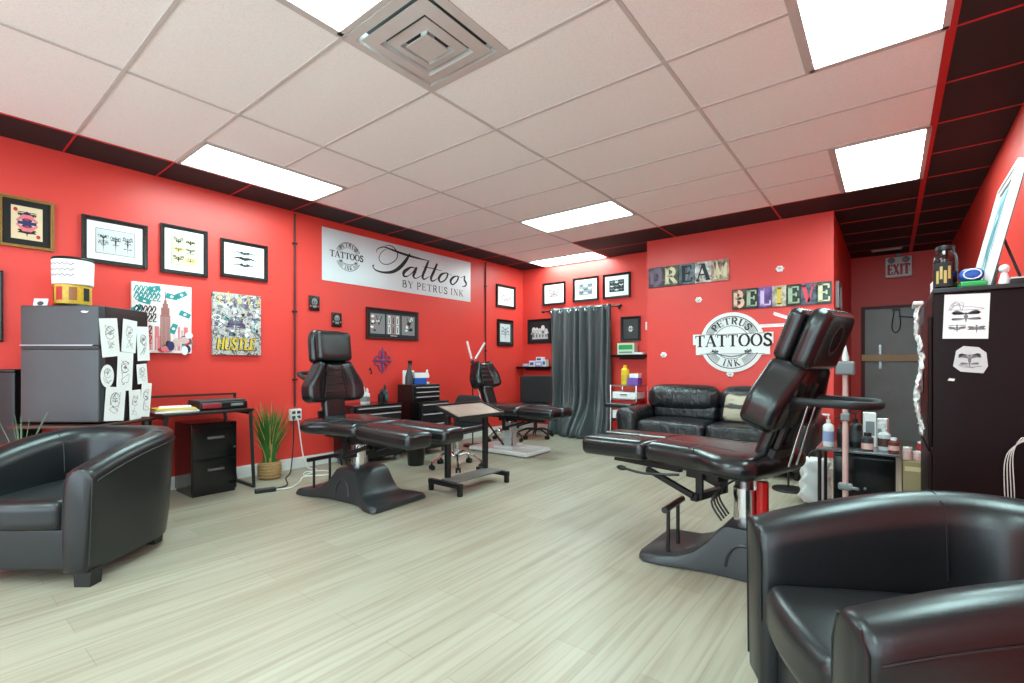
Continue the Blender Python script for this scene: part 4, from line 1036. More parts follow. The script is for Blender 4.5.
MB().cyl((0, 0, .11), (0, 0, .40), .022, n=12).build('gas_column', CHROME, t)
MB().rbox((0, 0, .44), (.36, .36, .08), .038, fn=lambda x, y, z: (x * math.sqrt(max(0, 1 - (y / .18) ** 2 / 2)), y * math.sqrt(max(0, 1 - (x / .18) ** 2 / 2)), z), inner=8).build('seat', VINYL, t, 60)

# ================================================================ tool chests by the left wall
def drawer_chest(name, label, loc, w, d, tiers, casters=True, z0=.07, group=None, top_lip=True):
    """front faces local -y; tiers are drawer heights from the bottom"""
    t = thing(name, label, 'tool chest', loc, R(90), group)
    Hh = sum(tiers) + .03
    MB().rbox((0, 0, z0 + Hh / 2), (w, d, Hh), .006).build('chest_body', GLOSSB if name == 'tool_chest' else BLACKM, t)
    z = z0 + .015
    for h in tiers:
        dr = MB().rbox((0, -d / 2 - .008, z + h / 2), (w - .05, .018, h - .012), .004).build('drawer', BLACKM, t)
        m = MB(); m.box((0, -d / 2 - .028, z + h - .022), (w - .09, .022, .010)); m.build('drawer_pull', mat('pale_aluminium', (196, 198, 200), .35, .2), dr)
        z += h
    if casters:
        for sx in (-1, 1):
            for sy in (-1, 1):
                c = MB(); c.cyl((sx * (w / 2 - .05) - .014, sy * (d / 2 - .05), .032), (sx * (w / 2 - .05) + .014, sy * (d / 2 - .05), .032), .032, n=14); c.box((sx * (w / 2 - .05), sy * (d / 2 - .05), z0 - .012), (.04, .04, .026)); c.build('caster', GREY, t)
    return t
drawer_chest('tool_chest', 'low wide black tool chest on casters behind the nearer left tattoo chair', (-4.80, 3.38, 0), .66, .40, [.16, .13, .11, .11, .07])
drawer_chest('tool_chest', 'tall black tool chest in stepped tiers left of the tray stand', (-4.78, 4.20, 0), .50, .44, [.17, .15, .13, .12])
t = drawer_chest('tool_box', 'small black tool box stacked on the tall tool chest', (-4.84, 4.18, .67), .46, .30, [.06, .06, .06], False, 0)

# ================================================================ desk, file cabinet, plant
t = thing('work_desk', 'black metal framed desk against the left wall with a low back rail', 'desk', (-4.735, 1.590, 0), R(90))
MB().rbox((0, 0, .735), (.675, .63, .022), .004).build('desk_top', mat('black_wood_top', (26, 22, 22), .35, vary=.2, scale=6), t)
for sx in (-1, 1):
    m = MB(); x = sx * .315; xf = x + (.10 if sx > 0 else 0)
    m.bar((x, -.29, .722), (xf, -.13, .012), .026, .026); m.bar((x, .28, .722), (xf, .26, .012), .026, .026); m.bar((xf, -.13, .014), (xf, .27, .014), .026, .026); m.bar((x, -.29, .71), (x, .29, .71), .026, .026)
    m.build('desk_leg', BLACKM, t)
MB().bar((-.31, .28, .70), (.31, .28, .70), .022, .022).build('cross_bar', BLACKM, t)
m = MB()
for x in (-.32, .42): m.bar((x, .30, .73), (x, .30, .86), .020, .020)
m.bar((-.33, .30, .852), (.43, .30, .852), .020, .020); m.bar((.31, .30, .735), (.43, .30, .735), .020, .020); m.build('back_rail', BROWN, t)
t = thing('file_cabinet', 'black two drawer file cabinet under the metal framed desk', 'cabinet', (-4.84, 1.69, 0), R(90))
MB().rbox((0, .0, .325), (.36, .40, .60), .006).box((0, .0, .013), (.34, .38, .026)).build('cabinet_body', GLOSSB, t)
for z in (.185, .46):
    dr = MB().rbox((0, -.206, z), (.345, .016, .262), .004).build('drawer', GLOSSB, t)
    m = MB(); m.rbox((0, -.228, z + .04), (.13, .028, .022), .006); m.build('handle', STEEL, dr)
MB().cyl((.155, -.212, .40), (.155, -.222, .40), .010, n=12).build('lock', STEEL, t)
# papers, tray and printer on the desk
def stack(name, label, cat, loc, rz, sheets, mats_, group=None):
    t = thing(name, label, cat, loc, rz, group); z = 0
    for i, (w, d, h, dx, r_) in enumerate(sheets):
        M_ = Matrix.Translation((dx, 0, z + h / 2)) @ Matrix.Rotation(r_, 4, 'Z')
        MB().box((0, 0, 0), (w, d, h), 0, M_).build('sheaf', mats_[i % len(mats_)], t); z += h
    return t
ZD = .7462
stack('paper_stack', 'pile of cream papers and folders on the desk, left of the black printer', 'paper', (-4.64, 1.385, ZD), R(84), [(.30, .24, .012, 0, .05), (.28, .22, .012, .01, -.08), (.27, .21, .010, -.01, .1), (.22, .18, .008, .01, -.2)], [PAPER, mat('manila_folder', (206, 190, 140), .7), YEL, PAPER])
t = thing('printer', 'flat black printer on the desk beside the potted grass', 'printer', (-4.70, 1.737, ZD), R(90))
MB().rbox((0, 0, .032), (.38, .30, .062), .010).build('printer_body', BLACKP, t); MB().rbox((0, .01, .071), (.37, .28, .016), .006).build('lid', DKGREY, t)
m = MB(); m.rbox((-.10, -.153, .034), (.15, .012, .042), .005); m.build('front_slot', mat('crimson_slot', (150, 40, 50), .4), t); MB().rbox((.10, -.153, .036), (.10, .008, .02), .003).build('button_strip', GREY, t)
t = thing('potted_grass', 'tall green artificial grass in a woven basket pot beside the desk', 'plant', (-4.87, 2.27, 0))
BASKET = mat('woven_rattan', (176, 140, 92), .7, vary=.3, scale=40, bump=.6, bscale=70)
m = MB(); m.lathe([(.085, 0), (.098, .02), (.105, .08), (.106, .13), (.098, .165), (.09, .17), (.088, .15), (.085, .145)], n=24)
for k in range(5): m.tube([(.106 * math.cos(a), .106 * math.sin(a), .025 + .03 * k) for a in [2 * PI * i / 24 for i in range(24)]], .006, 6, closed=True)
m.build('basket_pot', BASKET, t); MB().cyl((0, 0, .12), (0, 0, .150), .086, n=20).build('soil', BROWN, t)
rnd = random.Random(2); bl_ = [MB(), MB()]
for k in range(260):
    a = rnd.uniform(0, 2 * PI); r0 = rnd.uniform(0, .055); L_ = rnd.uniform(.30, .62); out = rnd.uniform(.03, .30) * (1 if k % 4 else .5)
    if math.cos(a) < 0: out *= .5
    c, s_ = math.cos(a), math.sin(a); P = []
    drop = rnd.uniform(.0, .28) if k % 4 == 0 else 0
    for i in range(7):
        u = i / 6; P.append(Vector((r0 * c + out * c * u ** 1.8, r0 * s_ + out * s_ * u ** 1.8, .15 + L_ * u - drop * u ** 4)))
    wv = Vector((-s_, c, 0)); hw = rnd.uniform(.006, .011)
    vs = []
    for i, p in enumerate(P):
        q = hw * (1 - (i / 6) ** 2) + .0006; vs += [p - wv * q, p + Vector((c, s_, 0)) * q * .6, p + wv * q]
    bl_[0 if k % 5 else 1].add(vs, [(i * 3 + j, i * 3 + j + 1, i * 3 + j + 4, i * 3 + j + 3) for i in range(6) for j in (0, 1)])
bl_[0].build('grass_blades', mat('grass_green', (58, 120, 50), .5, vary=.35, scale=20), t); bl_[1].build('dry_blades', mat('straw_green', (190, 160, 90), .5, vary=.3, scale=20), t)

# ================================================================ fridge corner
t = thing('side_table', 'dark brown table carrying the fridge in the near left corner', 'table', (-4.615, .84, 0), .667)
MB().rbox((0, 0, .709), (.60, .56, .024), .008).build('table_top', BROWN, t)
for sx in (-1, 1):
    for sy in (-1, 1): MB().bar((sx * .26, sy * .24, 0), (sx * .26, sy * .24, .70), .03, .03).build('leg', BLACKM, t)
FRZ = .723; fa = 0.667
fx, fy = -4.615, .843
t = thing('mini_fridge', 'grey two door mini fridge standing on the brown table', 'fridge', (fx, fy, FRZ), fa)
MB().rbox((0, .025, .413), (.54, .39, .81), .008).build('fridge_cabinet', mat('black_fridge_side', (24, 20, 22), .35), t)
d1 = MB().rbox((0, -.198, .678), (.54, .055, .278), .010).build('freezer_door', FRIDGE, t); d2 = MB().rbox((0, -.198, .264), (.54, .055, .505), .010).build('fridge_door', FRIDGE, t)
MB().box((0, -.194, .528), (.538, .056, .020)).build('door_gap_trim', BLACKP, t)
MB().box((-.02, -.2265, .543), (.50, .004, .008)).build('handle_strip', STEEL, d1)
m = MB(); scribble(m, .15, .765, .21, .78, -.2262, 0, 7, .004, 6); m.build('maker_badge', CHROME, d1)
# sketches taped along the fridge side (facing the room)
def fpt(lx, ly, lz):
    return (fx + lx * math.cos(fa) - ly * math.sin(fa), fy + lx * math.sin(fa) + ly * math.cos(fa), FRZ + lz)
SK = [(-.14, .60, .15, .27, 0, 'upper left'), (.03, .62, .13, .24, 1, 'upper middle'), (.16, .57, .12, .26, 2, 'upper right'), (-.16, .33, .11, .16, 3, 'middle left, a round drawing'), (-.01, .36, .14, .28, 4, 'tall in the middle'), (.15, .34, .10, .15, 5, 'middle right'),
      (-.10, .13, .17, .24, 6, 'lowest left'), (.08, .11, .11, .22, 7, 'lowest middle'), (.18, .14, .10, .26, 8, 'lowest right')]
for ly, lz, w, h, k, pos in SK:
    t = thing('sketch_sheet', 'white pencil sketch sheet taped to the fridge side, ' + pos, 'paper', fpt(.2715 + .0022 * (k % 3 + 1) + .004 * (k > 5), ly + .0, lz), fa + R(90), 'sketch sheets on the fridge side')
    M_ = Matrix.Rotation(R((-6, 4, -3, 0, 3, -5, 5, -2, 6)[k]), 4, 'Y')
    m = MB()
    if k == 3: m.prism(disc(0, 0, w / 2, h / 2, 20), -.0015, 0, 0, M_)
    else: m.box((0, -.0008, 0), (w, .0016, h), 0, M_)
    m.build('sheet', PAPER, t)
    m = MB(); scribble(m, -w * .28, -h * .05, w * .28, h * .36, -.0024, 0, 9, .0022, 40 + k); scribble(m, -w * .3, -h * .38, w * .3, -h * .0, -.0026, 0, 8, .002, k); ribbon(m, arc(0, h * .12, w * .25, w * .3, 20, 330, 16), .003, -.0028, 0); motif(m, 0, h * .1, w * .12, w * .14, -.0030, 0, 70 + k); m.build('pencil_drawing', INKG if k % 2 else INK, t)
t = thing('candy_dispenser', 'round candy dispenser with white paper wrap and yellow lower half on the fridge', 'dispenser', fpt(-.13, .02, .8195), fa)
m = MB(); m.lathe([(.115, 0), (.118, .012), (.112, .02), (.105, .03)], n=24); m.build('dispenser_foot', BLACKP, t)
m = MB(); m.lathe([(.10, .028), (.105, .04), (.105, .165), (.10, .17)], n=28); m.build('candy_jar', mat('yellow_candy', (214, 172, 50), .35, vary=.35, scale=40), t)
m = MB()
for k in range(4):
    a0 = R(-150 + k * 45); m.grid(lambda u, v: (.107 * math.cos(a0 + u * .42), .107 * math.sin(a0 + u * .42), .055 + v * .095), 6, 1, k % 3)
m.build('candy_sticker', [INK, REDP, mat('caramel', (150, 90, 40), .4)], t)
m = MB(); m.lathe([(.112, .17), (.116, .175), (.120, .345), (.115, .35)], n=28); m.build('paper_wrap', PAPER, t)
m = MB(); m.lathe([(.117, .35), (.121, .356), (.114, .368), (.05, .376)], n=28); m.build('lid', BLACKP, t)
for r_ in range(3):
    m = MB(); m.grid(lambda u, v: (.1208 * math.cos(R(-140 + 95 * u)), .1208 * math.sin(R(-140 + 95 * u)), .31 - r_ * .04 + v * .006 + .006 * math.sin(u * 40)), 40, 1, 0); m.build('pen_line', INKG, t)
t = thing('small_card', 'small white printed card standing on the fridge, left of the candy dispenser', 'card', fpt(-.215, -.14, .8195), fa + R(6))
MB().box((0, 0, .028), (.09, .004, .056), 0, Matrix.Rotation(R(-10), 4, 'X')).build('card', PAPER, t)
m = MB(); flat(m, disc(.0, .022, .022, .016, 12), -.0028, 0); m.add([], []); o = m.build('card_print', DKGREY, t); o.rotation_euler = (R(-10), 0, 0)
t = thing('storage_box', 'tall plain black box standing against the wall, left of the fridge', 'box', (-4.985, .52, 0), R(38))
MB().rbox((0, 0, .54), (.16, .20, 1.08), .008).build('box_body', BLACKP, t); MB().rbox((0, 0, 1.09), (.17, .21, .02), .006).build('box_lid', BLACKM, t)
t = thing('dark_picture', 'edge of a tall dark framed picture on the wall left of the fridge', 'picture', (LW, .355, 1.56), R(90))
frame_bars(.20, .52, .02, .03).build('frame', FRAMEB, t); MB().box((0, -.006, 0), (.17, .01, .49)).build('print', MATB, t)
t = thing('spiky_plant', 'small spiky green plant in front of the fridge foot', 'plant', (-4.34, .47, 0))
m = MB(); m.lathe([(.07, 0), (.085, .02), (.10, .40), (.095, .41), (.085, .39)], n=18); m.build('planter', BLACKP, t)
m = MB(); rnd = random.Random(5)
for k in range(16):
    a = rnd.uniform(0, 2 * PI); c, s_ = math.cos(a), math.sin(a); L_ = rnd.uniform(.2, .46); o_ = rnd.uniform(.02, .16)
    m.tube([(o_ * c * u ** 1.5, o_ * s_ * u ** 1.5, .38 + L_ * u) for u in (0, .35, .7, 1)], [.005, .0045, .003, .0008], 5)
m.build('leaves', mat('grey_green_leaf', (96, 124, 92), .5), t)
# socket strip on the floor and its lead
t = thing('power_strip', 'black socket strip lying on the floor between desk and tattoo chair', 'power strip', (-4.36, 1.995, 0), R(70))
MB().rbox((0, 0, .018), (.17, .055, .036), .008).build('strip_body', BLACKP, t)
m = MB()
for k in range(3): m.rbox((-.05 + k * .05, 0, .036), (.03, .032, .004), .0015)
m.build('socket', DKGREY, t)
t = thing('extension_cord', 'tangled white and black cords on the floor under the wall outlet', 'cord', (0, 0, 0))
P = [(-4.33, 2.08, .012), (-4.30, 2.2, .012), (-4.45, 2.36, .012), (-4.62, 2.50, .012), (-4.5, 2.68, .012), (-4.68, 2.78, .012), (-4.80, 2.62, .012), (-4.66, 2.52, .014), (-4.82, 2.74, .012), (-4.98, 2.70, .06), (-5.045, 2.66, .50), (-5.062, 2.66, .56)]
MB().tube(smooth_path(P, 6), .0065, 6).build('white_lead', CABLEW, t)
P = [(-4.34, 2.07, .02), (-4.42, 2.22, .010), (-4.72, 2.36, .010), (-4.90, 2.50, .03), (-5.04, 2.60, .3), (-5.064, 2.615, .55)]
MB().tube(smooth_path(P, 6), .006, 6).build('black_lead', CABLE, t)
# ================================================================ things on the tool chests
def bottle(name, label, cat, loc, prof, m, cap=None, capm=None, group=None, band=None, parent_extra=None):
    t = thing(name, label, cat, loc, 0, group)
    MB().lathe(prof, n=18).build('bottle_body', m, t)
    if cap: MB().lathe(cap, n=14).build('cap', capm, t)
    if band:
        z0, z1, bm_ = band; r = max(q[0] for q in prof) + .0012
        MB().grid(lambda u, v: (r * math.cos(u * 2 * PI), r * math.sin(u * 2 * PI), z0 + v * (z1 - z0)), 18, 1).build('label_wrap', bm_, t)
    return t
def cylp(r, h, neck=.4, nh=.2):
    return [(r * .92, 0), (r, .01), (r, h * (1 - nh)), (r * .8, h * (1 - nh * .6)), (r * neck, h * (1 - nh * .2)), (r * neck, h)]
ZT = .07 + .61 + .0015      # top of the low chest
for i, (y, x, h, r, m_, lb) in enumerate(((3.27, -4.74, .15, .035, WHITEM, 'white squeeze bottle on the low tool chest, nearest the desk'), (3.36, -4.80, .13, .032, WHITEM, 'white round bottle on the low tool chest, second from the desk'),
        (3.55, -4.78, .12, .045, BLACKP, 'dark jar on the low tool chest beside the tall chest'), (3.64, -4.84, .16, .035, DKGREY, 'dark grey bottle at the far end of the low tool chest'))):
    bottle('bottle' if i != 2 else 'jar', lb, 'bottle' if i != 2 else 'jar', (x, y, ZT), cylp(r, h), m_, [(r * .5, h), (r * .5, h + .02), (r * .2, h + .05)], WHITEM if i < 2 else BLACKP, 'bottles on the low tool chest', (h * .2, h * .6, TEAL if i == 3 else GREY) if i != 2 else None)
ZB = .67 + .21 + .001
t = thing('spray_bottle', 'dark conical spray bottle standing tallest on the small tool box', 'bottle', (-4.80, 3.985, ZB))
MB().lathe([(.05, 0), (.052, .02), (.05, .10), (.02, .22), (.012, .27)], n=16).build('bottle_body', DKGREY, t)
m = MB(); m.box((.015, 0, .285), (.06, .02, .035)); m.cyl((0, 0, .26), (0, 0, .28), .014, n=10); m.bar((.03, 0, .27), (.045, 0, .235), .008, .01); m.build('spray_head', BLACKP, t)
t = thing('tissue_box', 'white and blue glove box on the small tool box', 'box', (-4.84, 4.16, ZB), R(90))
MB().rbox((0, 0, .04), (.20, .12, .08), .004).build('box_base', BLUEP, t); MB().rbox((0, 0, .115), (.196, .118, .068), .004).build('box_top', PAPER, t); MB().rbox((0, 0, .150), (.10, .05, .004), .0015).build('opening', BLUEP, t)
t = thing('supply_box', 'green and white supply box behind the blue glove box', 'box', (-4.93, 4.08, ZB), R(90))
MB().rbox((0, 0, .09), (.14, .07, .18), .004).build('carton', PAPER, t); MB().box((0, -.036, .11), (.12, .002, .09)).build('printed_label', GREENP, t)
for i, (y, x, h, c_) in enumerate(((4.285, -4.80, .15, WHITEM), (4.33, -4.86, .17, PINKM))):
    bottle('bottle', ('white bottle right of the blue glove box on the small tool box', 'pale pink bottle at the far right end of the small tool box')[i], 'bottle', (x, y, ZB), cylp(.03, h), c_, [(.014, h), (.014, h + .03), (.006, h + .04)], WHITEM if i == 0 else REDP, None, (h * .2, h * .55, REDP if i == 0 else PAPER))
t = thing('waste_bin', 'small black waste bin between the tool chests and the office chair', 'bin', (-4.22, 3.60, 0))
m = MB(); m.lathe([(.085, 0), (.09, .01), (.11, .26), (.114, .27), (.106, .27), (.10, .25), (.082, .03)], n=22); m.build('bin_body', BLACKP, t); MB().tube([(.113 * math.cos(a), .113 * math.sin(a), .268) for a in [2 * PI * i / 22 for i in range(22)]], .006, 6, closed=True).build('rim', DKGREY, t)

# ================================================================ curtain corner
t = thing('curtain', 'dark grey satin grommet curtain hanging to the floor in the back corner', 'curtain', (-3.89, BW - .12, 0))
CURT = mat('charcoal_satin', (70, 76, 78), 0.34, vary=.12, scale=6, bump=.25, bscale=9, spec=.6)
NP = 7
def curt(u, v):
    z = 2.06 - v * 2.05; x = -.555 + 1.11 * u
    fl = sm((v - .62) / .38)
    amp = (.046 + .026 * math.sin(u * 13 + 1) + .02 * math.sin(u * 29)) * (.8 + .5 * v)
    ph = u * NP * 2 * PI + 1.1 * math.sin(v * 2.6 + u * 6) * v + .6 * math.sin(u * 11)
    y = amp * math.sin(ph) * (1 - .15 * fl) + .012 * math.sin(ph * 2.3 + v * 6) * v
    x += .014 * math.sin(ph + 1.2) + fl * (.05 * (u - .5) + .05 * math.sin(u * 9))
    y -= fl * fl * (.26 * (0.35 + .65 * math.sin(u * PI) ** 2) + .06 * math.sin(u * 23))
    return (x, y, z)
o = MB().grid(curt, 150, 40).build('drape', CURT, t, 180)
sd = o.modifiers.new('thick', 'SOLIDIFY'); sd.thickness = .004
m = MB()
for k in range(NP * 2):
    u = (k + .0) / (NP * 2) + .25 / NP * 0 + .014; x, y, z = curt(u, .015)
    m.tube([(x + .0, y * .0 + .026 * math.cos(a), z - .035 + .026 * math.sin(a)) for a in [2 * PI * i / 12 for i in range(12)]], .006, 6, closed=True)
m.build('grommet', CHROME, t)
t = thing('curtain_rod', 'thin dark curtain rod fixed to the back wall', 'rod', (-3.89, BW - .12, 2.025))
MB().cyl((-.68, 0, 0), (.68, 0, 0), .012, n=12).build('rod', BLACKM, t)
for s in (-1, 1):
    MB().ball((s * .70, 0, 0), (.035, .024, .024)).build('finial', BLACKM, t); m = MB(); m.bar((s * .63, 0, 0), (s * .63, .119, 0), .016, .016); m.box((s * .63, .115, 0), (.04, .008, .07)); m.build('rod_bracket', BLACKM, t)
def shelf(label, cx, w, z):
    t = thing('wall_shelf', label, 'shelf', (cx, BW, z), 0, 'dark floating wall shelves')
    MB().rbox((0, -.11, 0), (w, .215, .036), .004).build('shelf_board', DARKWOOD, t); MB().box((0, -.006, -.025), (w * .8, .010, .05)).build('wall_cleat', BLACKM, t)
shelf('dark floating shelf left of the curtain holding blue and white boxes', -4.79, .60, 1.085)
shelf('dark floating shelf right of the curtain holding a green box', -3.05, .50, 1.265)
ZS = 1.104
LBLUE = mat('pale_blue_carton', (150, 180, 222), .6)
for i, (x, y, z, w, d_, h, m_, lb) in enumerate(((-4.93, -.11, ZS, .13, .11, .05, LBLUE, 'low pale blue box at the left end of the left shelf'), (-4.80, -.10, ZS, .11, .12, .10, PAPER, 'white box with blue print, second on the left shelf'), (-4.665, -.10, ZS, .14, .12, .085, LBLUE, 'pale blue box under the topmost box on the left shelf'),
        (-4.66, -.10, ZS + .0865, .12, .10, .075, PAPER, 'topmost white box stacked on the left shelf'), (-4.555, -.10, ZS, .06, .10, .12, PAPER, 'slim white box beside the curtain edge on the left shelf'))):
    t = thing('supply_box', lb, 'box', (x, BW + y, z), 0, 'supply boxes on the left shelf')
    MB().rbox((0, 0, h / 2), (w, d_, h), .003).build('carton', m_, t); MB().box((0, -d_ / 2 - .0008, h * .5), (w * .7, .0012, h * .45)).build('printed_label', BLUEP if m_ is PAPER else PAPER, t)
ZR = 1.2845
t = thing('supply_box', 'green and white box on the right shelf under the rose print', 'box', (-3.08, BW - .10, ZR))
MB().rbox((0, 0, .085), (.27, .13, .17), .003).build('carton', mat('mint_carton', (196, 226, 204), .6), t); m = MB(); m.box((0, -.0658, .11), (.22, .0012, .07)); m.build('printed_label', GREENP, t); m = MB(); word(m, 'L', -.08, .03, .03, -.0668); m = MB(); m.box((0, -.066, .035), (.2, .0012, .02)); m.build('printed_stripe', GREY, t)
stack('paper_stack', 'flat white packs lying on the right shelf by the partition', 'paper', (-2.88, BW - .11, ZR), 0, [(.16, .15, .02, 0, .05), (.13, .13, .015, 0, -.1)], [PAPER, PAPERG])
# metal cart by the sofa
t = thing('metal_cart', 'chrome framed cart with red drawers between curtain and sofa', 'cart', (-2.90, 6.36, 0))
m = MB()
for sx in (-1, 1):
    for sy in (-1, 1): m.cyl((sx * .19, sy * .19, .0), (sx * .19, sy * .19, .85), .012, n=10)
for z in (.12, .66, .84):
    for s in (-1, 1): m.cyl((-.19, s * .19, z), (.19, s * .19, z), .009, n=8); m.cyl((s * .19, -.19, z), (s * .19, .19, z), .009, n=8)
m.build('cart_frame', CHROME, t)
MB().box((0, 0, .845), (.37, .37, .008)).box((0, 0, .125), (.37, .37, .008)).build('shelf_plate', mat('smoked_glass', (90, 90, 92), .15), t)
for z, mm in ((.70, PAPER), (.58, REDC), (.44, PAPER), (.28, REDC)):
    d_ = MB().rbox((0, -.0, z), (.345, .34, .11), .006).build('drawer', mm, t); MB().box((0, -.178, z + .02), (.10, .016, .012)).build('drawer_pull', CHROME, d_)
ZC = .8515
bottle('bottle', 'tall yellow bottle on the chrome cart', 'bottle', (-2.95, 6.34, ZC), cylp(.055, .24, .5, .1), mat('bright_yellow', (236, 206, 40), .4), [(.028, .24), (.028, .275), (.02, .28)], mat('amber_cap', (230, 170, 30), .4), None, (.05, .14, YEL))
t = thing('supply_box', 'purple and white box on the chrome cart beside the yellow bottle', 'box', (-2.79, 6.30, ZC))
MB().rbox((0, 0, .05), (.16, .15, .10), .004).build('box_base', PURPLE, t); MB().rbox((.01, .01, .13), (.13, .12, .058), .004).build('box_top', PAPER, t)
t = thing('arm_rest_stand', 'black padded arm rest on a pole in front of the chrome cart', 'arm rest', (-2.86, 5.98, 0))
MB().rbox((0, 0, .585), (.40, .16, .06), .026, inner=6).build('arm_pad', VINYL, t, 60); MB().cyl((0, 0, .03), (0, 0, .56), .016, n=12).build('pole', CHROME, t)
m = MB()
for k in range(3):
    a = 2 * PI * k / 3 + .5; m.bar((0, 0, .03), (.17 * math.cos(a), .17 * math.sin(a), .014), .03, .024)
m.build('tripod_foot', BLACKM, t)
# two-bar light stands
def light_stand(label, loc, rz, h, bars):
    t = thing('light_stand', label, 'lamp', loc, rz, 'twin bar light stands')
    m = MB(); m.lathe([(.13, 0), (.135, .008), (.13, .02), (.02, .03)], n=24); m.build('stand_base', BLACKM, t)
    MB().cyl((0, 0, .025), (0, 0, h), .010, n=10).build('pole', BLACKM, t)
    m = MB(); m.ball((0, 0, h), (.03, .02, .03)); m.build('pivot', BLACKP, t)
    for a, b in bars:
        d_ = (Vector(b) - Vector(a)).normalized()
        MB().cyl(Vector((0, 0, h)), Vector(a), .006, n=8).build('arm', STEEL, t)
        o = MB(); o.bar(a, b, .045, .022); o = o.build('light_head', WHITEM, t)
        M_ = MB(); M_.bar(Vector(a) + d_ * .01 + Vector((0, -.0005, -.012)), Vector(b) - d_ * .01 + Vector((0, -.0005, -.012)), .034, .003); M_.build('light_strip', LEDBAR, o)
light_stand('twin white light bars on a stand behind the farthest white based chair', (-4.58, 4.93, 0), R(38), 1.17, [((-.02, 0, 1.22), (-.08, -.02, 1.46)), ((.04, 0, 1.22), (.17, -.02, 1.44))])
light_stand('twin white light bars on a stand behind the large reclined chair', (-.72, 4.95, 0), R(0), 1.47, [((.04, -.03, 1.54), (-.11, -.06, 1.60)), ((-.0, -.02, 1.495), (-.25, .02, 1.498))])

# ================================================================ supplies by the exit door
t = thing('supply_cabinet', 'low black cabinet with glass top full of bottles near the exit', 'cabinet', (-.18, 4.20, 0))
m = MB(); m.box((.04, .01, .27), (.34, .40, .50)); m.build('cabinet_body', GLOSSB, t)
MB().rbox((0, 0, .541), (.46, .46, .016), .004).build('glass_top', mat('smoked_glass', (90, 90, 92), .15), t)
for sx, sy in ((-.21, -.20), (-.21, .20)): MB().cyl((sx, sy, 0), (sx, sy, .532), .012, n=10).build('leg', BLACKM, t)
MB().box((.04, .01, .012), (.30, .36, .024)).build('plinth', BLACKM, t)
dd = MB().rbox((.04, -.198, .27), (.325, .016, .47), .004).build('cabinet_door', GLOSSB, t); MB().ball((.05, -.215, .30), (.012, .012, .012)).build('knob', STEEL, dd)
ZQ = .5505
def pump(name, label, x, y, r, h, m_, lab, capm):
    t = thing(name, label, 'bottle', (x, y, ZQ), 0)
    MB().lathe(cylp(r, h, .35, .16), n=18).build('bottle_body', m_, t)
    mm = MB(); mm.cyl((0, 0, h), (0, 0, h + .02), r * .4, n=12); mm.cyl((0, 0, h + .02), (0, 0, h + .05), .005, n=8); mm.box((-.014, 0, h + .055), (.045, .014, .012)); mm.build('pump_head', capm, t)
    MB().grid(lambda u, v: ((r + .001) * math.cos(u * 2 * PI), (r + .001) * math.sin(u * 2 * PI), h * .22 + v * h * .42), 18, 1).build('label_wrap', lab, t)
pump('pump_bottle', 'white pump bottle with blue label at the left end of the black cabinet', -.345, 4.09, .034, .17, WHITEM, mat('blue_white_label', (150, 164, 206), .5), WHITEM)
pump('pump_bottle', 'black pump bottle right of the blue labelled bottle', -.265, 4.14, .034, .15, BLACKP, BLACKP, BLACKP)
pump('pump_bottle', 'taller black pump bottle behind the pink pole', -.19, 4.18, .04, .18, BLACKP, DKGREY, BLACKP)
t = thing('supply_carton', 'tall white carton among the bottles on the black cabinet', 'box', (-.115, 4.27, ZQ), R(8)); MB().rbox((0, 0, .12), (.07, .07, .24), .003).build('carton', PAPER, t); MB().box((0, -.0358, .13), (.05, .001, .10)).build('printed_label', GREY, t)
t = thing('supply_carton', 'shorter white carton right of the tall one', 'box', (-.04, 4.30, ZQ), R(-10)); MB().rbox((0, 0, .10), (.06, .06, .20), .003).build('carton', PAPERG, t); MB().box((0, -.0308, .10), (.045, .001, .06)).build('printed_label', GREY, t)
bottle('bottle', 'small dark bottle with pink label at the front of the black cabinet', 'bottle', (-.12, 4.06, ZQ), cylp(.034, .10, .6, .14), DKGREY, [(.022, .10), (.022, .12), (.01, .122)], BLACKP, None, (.01, .05, PINKM))
pump('pump_bottle', 'clear white pump bottle with dark contents at the right of the black cabinet', -.03, 4.12, .036, .13, mat('clear_plastic', (206, 210, 212), .2), mat('brown_label', (80, 50, 44), .5), WHITEM)
bottle('bottle', 'small red brown bottle at the right front corner of the black cabinet', 'bottle', (.02, 4.03, ZQ), cylp(.028, .085, .6, .14), mat('red_brown', (120, 50, 44), .4), [(.018, .085), (.018, .10), (.01, .102)], WHITEM, None, (.02, .05, PINKM))
t = thing('cardboard_carton', 'plain beige carton right of the black cabinet, before the tall dark cupboard', 'box', (.165, 4.20, 0), 0)
MB().rbox((0, 0, .255), (.20, .36, .51), .005).build('carton', KRAFT, t); MB().box((.06, -.1812, .255), (.003, .0015, .50)).build('corner_seam', BROWN, t); MB().box((0, -.1815, .46), (.18, .0016, .03)).build('packing_tape', OAK, t)
for i, (x, y, h, r, m_, lb) in enumerate(((.09, 4.06, .07, .026, PINKM, 'pink tub at the left of the beige carton'), (.145, 4.08, .045, .03, PINKM, 'flat pinkish tub in the middle of the beige carton'), (.20, 4.07, .09, .022, BLACKP, 'black bottle at the right of the beige carton'), (.165, 4.16, .10, .024, REDP, 'red bottle behind the flat pinkish tub'))):
    bottle('tub' if i < 2 else 'bottle', lb, 'jar' if i < 2 else 'bottle', (x, y, .5115), cylp(r, h, .8, .1), m_, [(r * .9, h), (r * .9, h + .012), (r * .5, h + .014)], WHITEM if i != 2 else BLACKP, 'small containers on the beige carton')
t = thing('paper_bag', 'crumpled grey white paper bag on the floor left of the black cabinet', 'bag', (-.48, 4.62, 0), R(15))
